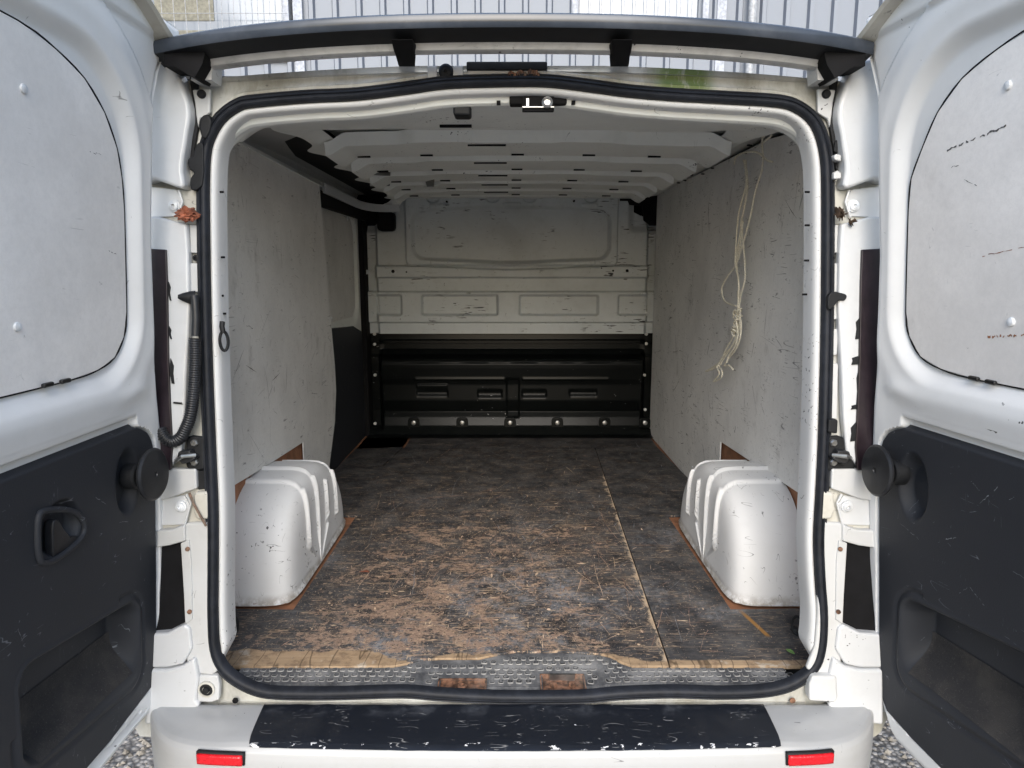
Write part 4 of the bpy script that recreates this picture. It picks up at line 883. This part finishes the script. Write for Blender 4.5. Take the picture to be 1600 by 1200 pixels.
def door(side_, tab, ttab):
    SM = .78; zb = ZB[side_]; wtop = 1.292; sgn = 1 if side_ == 'L' else -1
    wb = (.122, .62, .752, 1.309) if side_ == 'L' else (.108, .62, .756, 1.317)
    s_top = [(.50, .0), (.56, .002), (.585, .010), (.605, .026), (.618, .048), (.628, .075)]
    def tmin(z): return lerp_tab(ttab, min(z, .52)) + (lerp_tab(s_top, z) if z > .5 else 0)
    def win(s, z):
        return sd_rr(s, z + (.0 if s < .3 else 0), wb[0], wb[1], wb[2], wb[3], .105 if z < 1 else .165)
    def f(a, b):
        z = zb + (ZT - zb) * b; s0 = lerp_tab(tab, z); s = s0 + (SM - s0) * a ** 1.35
        e = min((s - s0) * .9, ZT - z, z - zb + .004)
        w = win(s, z); n = 0.0
        n -= .021 * (1 - sst((w - .003) / .034))
        n -= .010 * sst((w - .112) / .005) * sst((z - .72) / .12)
        n += .003 * math.exp(-((w - .075) / .02) ** 2) * (z > .66)
        n += .006 * math.exp(-((z - .702) / .020) ** 2) * sst((w) / .03) * sst((s - s0 - .02) / .06)
        n -= .016 * sst((.652 - z) / .008) * sst((s - tmin(z) + .004) / .006) * sst((z - zb - .012) / .01)
        n += .010 * sst((z - 1.405) / .012)
        n -= .012 * (1 - sst(e / .008)) + .003 * (1 - sst((e - .011) / .004))
        n -= .050 * sst((.598 - z) / .02) * sst((z - zb - .055) / .02) * sst((s - s0 - .035) / .02)
        return dpt(side_, s, z, n)
    mb_ = MB(); mb_.grid(190, 330, f)
    # return edges so that the door has its thickness
    def edge(a, b):
        z = zb + (ZT - zb) * a; s0 = lerp_tab(tab, z); n = -.012 - .065 * b; return dpt(side_, s0 + .004 * b, z, n)
    mb_.grid(120, 5, edge)
    for zz in (zb, ZT): mb_.grid(40, 3, lambda a, b: dpt(side_, lerp_tab(tab, zz) + (SM - lerp_tab(tab, zz)) * a, zz, -.012 - .065 * b))
    mb_.grid(40, 40, lambda a, b: dpt(side_, lerp_tab(tab, zb + (ZT - zb) * b) + .003 + (SM - lerp_tab(tab, zb + (ZT - zb) * b)) * a, zb + (ZT - zb) * b, -.077))
    mb_.grid(40, 3, lambda a, b: dpt(side_, SM, zb + (ZT - zb) * a, -.026 - .05 * b))
    D = mb_.build('rear_door', M['door'], van, smooth=40, label='open left rear door with black trim and a boarded window' if side_ == 'L' else 'open right rear door with black trim and a boarded window')
    # lip along the top
    lipz = [(0.0, 1.40), (.03, 1.418), (.09, 1.438), (.2, 1.452), (.5, 1.46)]
    mb_ = MB(); mb_.grid(30, 4, lambda a, b: dpt(side_, -.035 + .55 * a, 1.395 + .055 * sst(a * 3.2), [-.02, .022, .028, -.02][int(round(b * 3))]) + Vector((0, 0, [0, .004, .010, .016][int(round(b * 3))])))
    mb_.build('door_top_lip', M['cream'], D)
    # board in the window
    bo = [];
    for s, z in [(wb[0], .862), (wb[0] + .012, .812), (wb[0] + .045, .775), (wb[0] + .10, .758), (wb[0] + .19, .751), (.62, .750), (.62, 1.312), (.394, 1.311), (.309, 1.297), (.236, 1.272), (.179, 1.228), (.142, 1.172), (wb[0] + .006, 1.12), (wb[0], 1.06)]:
        bo.append(dpt(side_, s - .003, z, -.0225))
    MB().prism(bo, Vector((.005 * sgn, 0, 0))).build('window_board', M['board'], D, bevel=.0012, label='pale hardboard over the door window')
    gk = [p + Vector((.0045 * sgn, 0, 0)) for p in catmull(bo[6:] + bo[:6], 3)]
    MB().tube(gk, .0016, 6).build('board_edge_gap', M['darkcav'], D)
    on = onL if side_ == 'L' else onD
    scr_ = [(32, 130), (22, 513)] if side_ == 'L' else [(1583, 125), (1588, 505)]
    for u, v in scr_:
        p = on(u, v); q_ = dpt(side_, -.06 - p.y - .03, p.z, -.0165)
        MB().lathe(q_, (sgn, 0, 0), [(.008, -.002), (.007, .002), (.003, .0035)], 12).build('screw', M['screw'], D)
    for u, v in ([(85, 601), (112, 595)] if side_ == 'L' else [(1512, 591), (1538, 597)]):
        p = on(u, v); q_ = dpt(side_, -.06 - p.y, p.z, -.010); MB().box(q_.x - .004, q_.x + .004, q_.y - .014, q_.y + .011, q_.z - .004, q_.z + .004).build('black_clip', M['tape'], D, bevel=.003)
    # trim
    zb2 = -.001 if side_ == 'L' else -.046; zt2 = .634
    if side_ == 'R': ttab = ttab
    pk = (.134, .480, .095, .258) if side_ == 'L' else (.142, .50, .10, .268)
    def tn(s, z):
        # top line of the pocket falls away towards the free edge
        zz = z - .045 * (s - pk[0]) / .3
        d_ = sd_rr(s, zz + .0, pk[0], pk[1], pk[2] - .02, pk[3], .035)
        n = .010
        n -= (.055) * sst((-d_ + .004) / .028) * sst((z - (pk[2] - .015)) / .10)
        n += .0025 * math.exp(-((d_ - .006) / .004) ** 2)
        n -= .004 * math.exp(-((d_ - .020) / .005) ** 2) * (z < .2 or s < .2)
        if side_ == 'L':
            n -= .022 * sst((.058 - math.hypot((s - .366), (z - .505) * 1.15)) / .018)
        if False:
            hs, hz_ = .366, .502
            q1 = sd_rr(s + (z - hz_) * .35, z, hs - .065, hs + .062, hz_ - .048, hz_ + .046, .040)
            n += .010 * math.exp(-((q1) / .008) ** 2) - .026 * sst(-q1 / .02) * sst((z - hz_ + .05) / .05)
            n += .022 * sst((s - hs - .012) / .03) * sst((-q1) / .01) * sst((hz_ + .02 - z) / .03)
        hc = (.159, .522) if side_ == 'L' else (.163, .512)
        q2 = math.hypot((s - hc[0]) / .045, (z - hc[1]) / .075) - 1
        n -= .022 * sst(-q2 / .45)
        return n
    def tf(a, b):
        z = zb2 + (zt2 - zb2) * b; s0 = tmin(z); s = s0 + (.775 - s0) * a ** 1.15; e = min(s - s0, zt2 - z, z - zb2)
        return dpt(side_, s, z, -.016 + tn(s, z) * 1.0 + .006 - .016 * (1 - sst(e / .008)))
    mb_ = MB(); mb_.grid(230, 230, tf); tr_ = mb_.build('door_trim', M['trim'], D, recalc=False, smooth=60, label='scuffed black plastic door trim with a pocket')
    fe = MB(); fe.grid(60, 14, lambda a, b: dpt(side_, pk[0] + .02 + (pk[1] - pk[0] - .05) * a, pk[2] + .004 + .095 * b + .02 * a, tn(pk[0] + .02 + (pk[1] - pk[0] - .05) * a, pk[2] + .004 + .095 * b + .02 * a) - .0085))
    fe.build('pocket_felt', M['felt'], D, smooth=60)
    # stop disc
    c_ = hit(236, 741, (1, 0, -.067), -.78) if side_ == 'L' else hit(1374, 735, (1, TR, .067), .793 - .06 * TR)
    ax_ = Vector((sgn * 1, -.05, .03)).normalized()
    MB().lathe(c_, ax_, [(.012, -.035), (.012, -.004), (.048, -.002), (.0535, .002), (.0545, .006), (.050, .0095), (.02, .0105), (.006, .0105), (.005, .008)], 40).build('stop_disc', M['hose'], D, label='round black stop disc of the door check')
    MB().lathe(c_ - ax_ * .033 + Vector((0, -.012, 0)), ax_, [(.026, -.01), (.026, .012), (.022, .016)], 24).build('disc_mount', M['black'], D)
    return D
DL = door('L', SL, TL); DR = door('R', SRr, TRr)
HO = lambda u, v, n: hit(u, v, (1, 0, -.067), -.81 + n)
ho = catmull([HO(u, v, .002) for u, v in ((60,806),(70,798),(95,796),(116,800),(129,812),(132,828),(124,844),(104,862),(82,876),(66,879),(60,868),(58,840))], 3, True)
MB().tube(ho, .0055, 8, closed=True).build('handle_rim', M['trim'], DL, smooth=60)
MB().prism(catmull([HO(u, v, -.016) for u, v in ((69,816),(78,812),(96,838),(124,832),(122,842),(102,860),(82,871),(70,871),(68,845))], 2, True), (.016, 0, 0)).build('handle_lever', M['hose'], DL, bevel=.004, seg=3)
def marks(name, px, wpx, mat, parent, left, n_, seed):
    rnd = random.Random(seed); mb_ = MB()
    pl = ((1, 0, -.067), -.81 + n_) if left else ((1, TR, .067), .823 - .06 * TR - n_)
    for a, b in zip(px, px[1:]):
        if rnd.random() < .25: continue
        w0, w1 = wpx * rnd.uniform(.2, 1), wpx * rnd.uniform(.2, 1)
        mb_.add([hit(a[0], a[1] - w0, *pl), hit(b[0], b[1] - w1, *pl), hit(b[0], b[1] + w1, *pl), hit(a[0], a[1] + w0, *pl)], [(0, 1, 2, 3)])
    return mb_.build(name, mat, parent, recalc=False, smooth=0)
def jl(x0, y0, x1, y1, n, j, seed):
    rnd = random.Random(seed); return [(x0 + (x1 - x0) * i / n, y0 + (y1 - y0) * i / n + rnd.uniform(-j, j)) for i in range(n + 1)]
marks('scuff', jl(1476,236,1572,197,26,1.5,1), 2.0, M['darkscuff'], DR, False, -.0170, 1)
marks('scuff', jl(1535,400,1600,386,14,1,2), .8, M['leaf'], DR, False, -.0170, 2)
marks('scuff', jl(1484,262,1498,258,6,1,2), .8, M['darkscuff'], DR, False, -.0170, 3)
marks('scuff', jl(1500,278,1526,290,8,.6,2), .8, M['darkscuff'], DR, False, -.0170, 4)
marks('rust_stain', jl(1543,527,1600,523,24,2,3), 2.2, M['brown'], DR, False, -.0170, 5)
marks('scuff', jl(1538,668,1558,676,8,1,3), 1.6, M['darkscuff'], DR, False, .0035, 6)
for i_, (a_, b_) in enumerate(((150, 238), (138, 235), (385, 508), (170, 392))): marks('scuff', jl(a_, b_, a_ + 12, b_ + 6, 6, 1, i_), .8, M['darkscuff'], DL, True, -.0170, 7 + i_)
rnd = random.Random(4)
for i_ in range(34):
    lf_ = i_ % 2 == 0; u_ = rnd.uniform(15, 225) if lf_ else rnd.uniform(1390, 1590); v_ = rnd.uniform(690, 1000); L_ = rnd.uniform(8, 46); an = rnd.uniform(-1.2, 1.2)
    if lf_ and 45 < u_ < 145 and 780 < v_ < 895: continue
    if (lf_ and v_ > 640 + (225 - u_) * .42 + 280) or (not lf_ and v_ > 920 + (u_ - 1390) * .55) or (lf_ and u_ > 175 and v_ < 800) or (not lf_ and u_ < 1450 and v_ < 800) or v_ < 700 + (40 if lf_ else (u_ - 1400) * .3): continue
    marks('scuff', jl(u_, v_, u_ + L_ * math.cos(an), v_ + L_ * math.sin(an), 10, 1.2, i_), rnd.choice((.4, .5, .7, 1.3)), M['trimscuff'], DL if lf_ else DR, lf_, .0012, i_)
MB().lathe(onL(236, 1133) + Vector((.02, 0, 0)), (.9, -.3, -.3), [(.004, -.03), (.008, -.012), (.016, .004), (.017, .010), (.012, .013)], 18).build('bump_stop', M['black'], DL)
for D_, sd_ in ((DL, 'L'), (DR, 'R')):
    z0 = ZB[sd_]; MB().tube([dpt(sd_, .30 + .48 * i / 10, z0 - .006, -.03) for i in range(11)], .012, 8).build('door_bottom_seal', M['seal'], D_)

# ------------------------------------------------------------------ bumper
BP = [(-.130, -.050), (-.134, -.030), (-.145, -.0235), (-.19, -.0225), (-.23, -.022), (-.260, -.0225), (-.277, -.0240), (-.288, -.028), (-.295, -.036), (-.299, -.053), (-.301, -.10), (-.297, -.19), (-.28, -.28), (-.24, -.30)]
def bumper_pt(a, b):
    x = -.865 + 1.73 * a; t = b * (len(BP) - 1); i = min(len(BP) - 2, int(t)); f = t - i
    y = BP[i][0] * (1 - f) + BP[i + 1][0] * f; z = BP[i][1] * (1 - f) + BP[i + 1][1] * f
    k = max(0, abs(x) - .55) / .30; cv = .012 * (min(.55, abs(x)) / .55) ** 2 + .015 * k + .20 * k ** 4
    y2 = y + cv * max(0, min(1, (-y - .13) / .14))
    z -= .004 * sst((abs(x) - .56) / .06) * sst((-y - .20) / .06) * (1 - sst((-z - .05) / .04))
    return Vector((x, y2, z))
mb = MB(); mb.grid(160, 60, bumper_pt); M['bumper'] = paint('bumper_paint', (.40, .41, .42), .34, .72, dirt=.3, dirtcol=(.28, .27, .22), scr=.64, coat=.2)
bp = mb.build('bumper', M['bumper'], van, recalc=False, smooth=50, label='white rear bumper with a black step film')
FB = [onZ(412, 1100, -.0225).x, onZ(1195, 1104, -.0225).x, onZ(390, 1163, -.0225).x, onZ(1222, 1166, -.0225).x]
def film(a, b):
    x = (FB[0] + (FB[2] - FB[0]) * b) * (1 - a) + (FB[1] + (FB[3] - FB[1]) * b) * a
    c_ = min(a, 1 - a); rd = .014 * (1 - min(1, c_ / .012)) ** 2 * (b > .9)
    bb = (1.35 + 5.75 * min(1, b * (1 + .012 * math.sin(x * 11)) if b < .95 else b)) / 13
    wv = .0016 * max(0, noise.noise(Vector((x * 11, b * 2.2, 0)))) + .001 * noise.noise(Vector((x * 30, b * 3, 4)))
    return bumper_pt((x + .865) / 1.73, bb - rd) + Vector((0, -.0012 * b, .0022 + wv))
mb = MB(); mb.grid(200, 26, film); fo = mb.build('step_film', M['film'], bp, recalc=False, smooth=60, label='scuffed glossy black protective film on the bumper step')
for sg in (-1, 1):
    mb = MB()
    def rf(a, b, d=0):
        x = (-.598 if sg < 0 else .612) + (a - .5) * .094; y0 = bumper_pt((x + .865) / 1.73, 9.0 / 13).y; return Vector((x, y0 - .006 - d, -.0345 - .0205 * (1 - b)))
    mb.grid(14, 5, rf); r1 = mb.build('reflector', M['red'], bp, label='red rectangular reflector on the %s of the bumper' % ('left' if sg < 0 else 'right')); m_ = r1.modifiers.new('t', 'SOLIDIFY'); m_.thickness = .010; m_.offset = 0
    mb = MB(); mb.grid(14, 3, lambda a, b: Vector(((-.598 if sg < 0 else .612) + (a - .5) * .100, bumper_pt(((-.598 if sg < 0 else .612) + (a - .5) * .100 + .865) / 1.73, 9.0 / 13).y - .001, -.0315 - .0265 * b))); m_ = mb.build('reflector_surround', M['black'], bp).modifiers.new('t', 'SOLIDIFY'); m_.thickness = .008; m_.offset = 0
# ------------------------------------------------------------------ roof spoiler
def sp_line(x): k = abs(x) / .72; return (-.150 + .075 * k ** 2.6, 1.4275 - .018 * k ** 2 - .006 * k ** 6)
SPP = [(.030, .010), (.006, .003), (.0, -.001), (-.002, -.008), (.000, -.0205), (.003, -.0240), (.020, -.0265), (.050, -.0335), (.054, -.0345), (.060, -.039), (.063, -.045), (.074, -.049), (.11, -.040), (.14, -.018), (.08, .012)]
mb = MB()
def spf(a, b):
    x = -.735 + 1.47 * a; y, z = sp_line(x); n = len(SPP); p = SPP[int(round(b * n)) % n]
    return (x, y + p[0], z + p[1])
mb.grid(90, len(SPP), spf, cv=True); spo = mb.build('roof_spoiler', M['spoil'], van, recalc=False, smooth=35, label='dark grey rear roof spoiler with a pale dirty underside')
spo.data.materials.append(M['black']); spo.data.materials.append(M['spoilwhite'])
for p_ in spo.data.polygons:
    j = p_.index % len(SPP); p_.material_index = 0 if j < 5 or j > 12 else (1 if j < 8 else 2)
for (ux, uy, lx, ly) in (((610, 646, 621, 644)), ((956, 990, 958, 984))):
    rows_ = [(61, ux, uy, -.138), (82, ux * .5 + lx * .5, uy * .5 + ly * .5, -.098), (101, lx, ly, .012)]
    mb = MB(); vs = []
    for v_, a_, b_, y_ in rows_: vs += [onY(a_, v_, y_), onY(b_, v_, y_), onY(b_, v_, y_) + Vector((0, .045, .004)), onY(a_, v_, y_) + Vector((0, .045, .004))]
    mb.add(vs, [(0,1,2,3),(11,10,9,8)] + [(4 * i + j, 4 * i + 4 + j, 4 * i + 4 + (j + 1) % 4, 4 * i + (j + 1) % 4) for i in (0, 1) for j in range(4)])
    mb.build('spoiler_strut', M['darkcav'], spo, bevel=.003)
for sg in (-1, 1):
    u = (lambda x: x) if sg < 0 else (lambda x: 1608 - x)
    pts = [onY(u(a), b, -.07) for a, b in ((256, 82), (264, 76), (312, 70), (320, 84), (316, 100), (304, 121), (294, 117), (274, 104), (256, 103))]
    MB().prism(pts, (0, .07, 0)).build('spoiler_end', M['darkcav'], spo, smooth=0)
    pts = [onY(u(a), b, -.03) for a, b in ((298, 125), (303, 104), (318, 94), (332, 98), (330, 125))]
    MB().prism(pts, (0, .05, 0)).build('spoiler_foot', M['spoilwhite'], spo, smooth=0)

# ------------------------------------------------------------------ loose things
RX = .775
def rp(l, x=RX, k=5): return catmull([onX(u, v, x) for u, v in l], k)
rope = empty('hanging_rope', onX(1160, 240, RX), 'thin cream rope hanging knotted in a bundle against the right wall', 'rope')
def strand(l, x=RX, r=.0031, name='strand'): return MB().tube(rp(l, x, 9), lambda i: r * (1 + .16 * math.sin(i * 1.9)), 7).build(name, M['rope'], rope)
strand([(1193,205),(1191,225),(1192,243),(1190,267),(1180,300),(1173,335),(1163,373),(1150,413),(1138,430),(1129,446),(1128,458),(1134,472),(1150,478)], RX)
strand([(1207,253),(1198,250),(1187,240),(1174,237),(1158,240),(1149,247),(1147,257)], RX - .004)
strand([(1162,250),(1167,280),(1163,300),(1155,330),(1152,355),(1150,385),(1149,413),(1154,440),(1153,482)], RX)
strand([(1165,250),(1168,290),(1163,325),(1158,350),(1162,387),(1164,433),(1158,460),(1154,484)], RX + .004)
strand([(1161,345),(1157,380),(1151,410),(1155,450),(1155,484)], RX + .007)
strand([(1164,255),(1166,300),(1160,340),(1153,385),(1148,410)], RX + .009)
strand([(1193,215),(1200,205),(1205,212),(1193,222)], RX - .003)
for i in range(8):   # coils of the knot
    v = 486 + i * 5; cx = 1153 - i * .6; a0 = random.uniform(0, 6)
    c_ = onX(cx, v, RX); w_ = .013 + .004 * math.sin(i * 1.3); tl = random.uniform(-.7, .7)
    MB().tube([c_ + Vector((math.sin(t) * w_ * .8, math.cos(t) * w_ * 1.5, math.cos(t) * w_ * tl + .004 * math.sin(2 * t + a0))) for t in [2 * math.pi * k / 20 for k in range(20)]], .0027, 7, closed=True).build('knot_coil', M['rope'], rope)
for k, l in enumerate([[(1153,482),(1151,505),(1146,525),(1136,543),(1124,566),(1112,575),(1103,580),(1116,576),(1126,566)], [(1156,482),(1156,510),(1148,535),(1133,553),(1121,572),(1124,584),(1115,596),(1127,590),(1128,580),(1123,570),(1130,556)],
                       [(1158,500),(1157,525),(1150,545),(1140,558),(1132,571),(1139,571),(1145,577)], [(1150,500),(1152,522),(1143,542),(1130,562),(1126,570)], [(1154,520),(1149,540),(1139,556),(1136,566)]]): strand(l, RX - .004 * k + .006)

rod = MB().tube([onZ(578, 289, 1.358), onZ(686, 291, 1.358)], .006, 10).build('white_rod', M['rod'], None, label='thin white rod held to the roof ribs by two pieces of black tape', cat='rod')
for u0, u1, v0, v1, zz in ((581, 610, 269, 290, 1.352), (663, 679, 277, 291, 1.352)):
    pp = [onZ(u0, v0, 1.358), onZ(u1, v0, 1.358), onZ(u1 - 1, v1, 1.350), onZ(u0 + 4, v1, 1.350)]
    MB().prism(pp, (0, 0, -.002)).build('tape', M['tape'], rod)

def leaf(name, c, s_, mat, label, cat='leaf', seed=0, n=1):
    root = None; mb_ = MB(); rnd = random.Random(seed)
    for k in range(n):
        cc = Vector(c) + Vector((rnd.uniform(-1, 1) * s_ * .6, rnd.uniform(-.5, .5) * s_ * .5, rnd.uniform(-1, 1) * s_ * .35)) * (n > 1)
        ra = rnd.uniform(0, 6.28); tl = rnd.uniform(-.8, .8); rm = Matrix.Rotation(ra, 3, 'Y' if n > 1 else 'Z') @ Matrix.Rotation(tl if n > 1 else .1, 3, 'X')
        def f(a, b):
            w = math.sin(math.pi * min(.98, a + .02)) ** .7 * .42 * (1 + .15 * math.sin(a * 22))
            x = (a - .5) * 2; y = (b - .5) * 2 * w; zz = .35 * y * y * 4 * .5 + .12 * math.sin(a * 5 + k) + .10 * abs(y) * math.sin(b * 9)
            return cc + rm @ Vector((x * s_, y * s_ * 1.2, zz * s_ * .6))
        mb_.grid(12, 7, f)
    o = mb_.build(name, mat, None, label=label, cat=cat); m_ = o.modifiers.new('t', 'SOLIDIFY'); m_.thickness = .0006; return o
def crumple(c, rad, mat, label):
    bm_ = bmesh.new(); bmesh.ops.create_icosphere(bm_, subdivisions=4, radius=1)
    for v_ in bm_.verts:
        p_ = v_.co.copy(); k_ = .72 + .30 * abs(noise.noise(p_ * 2.3 + Vector((3, 1, 2)))) * 2 - .28 * (1 - abs(noise.noise(p_ * 5))) ** 6
        v_.co = Vector(c) + Vector((p_.x * 1.15, p_.y * .7, p_.z * .85)) * rad * k_
    me = bpy.data.meshes.new('dry_leaf'); bm_.to_mesh(me); bm_.free(); return link('dry_leaf', me, mat, None, label=label, cat='leaves')
crumple(onR(292, 335, -.030), .024, M['leaf'], 'crumpled rust red dead leaves caught in the upper left hinge pocket')
leaf('dry_leaf', onR(1311, 335, -.026), .013, M['leafdark'], 'dark rotting leaf clump in the upper right hinge pocket', 'leaves', 5, 8)
leaf('dry_leaf', onR(1333, 345, -.030), .010, M['leafdark'], 'small dark curled leaves beside the upper right hinge bolt', 'leaves', 8, 5)
leaf('dry_leaf', Vector(onZ(570, 893, .006)), .016, M['leaf'], 'small curled brown leaf lying on the floor near the left wheel arch', 'leaf', 11)
leaf('dry_leaf', Vector(onZ(401, 942, .006)), .011, M['leaf'], 'small brown leaf at the foot of the left wheel arch', 'leaf', 12)
leaf('green_leaf', Vector(onZ(1235, 1018, .012)), .012, plain('green_leaf', (.12, .22, .06), .6), 'small green leaf in the right corner by the sill', 'leaf', 13)
leaf('dry_leaf', onY(1282, 1197, -.265), .020, plain('tan_leaf', (.42, .20, .12), .7), 'orange brown leaf in front of the right red reflector', 'leaf', 14, 2)
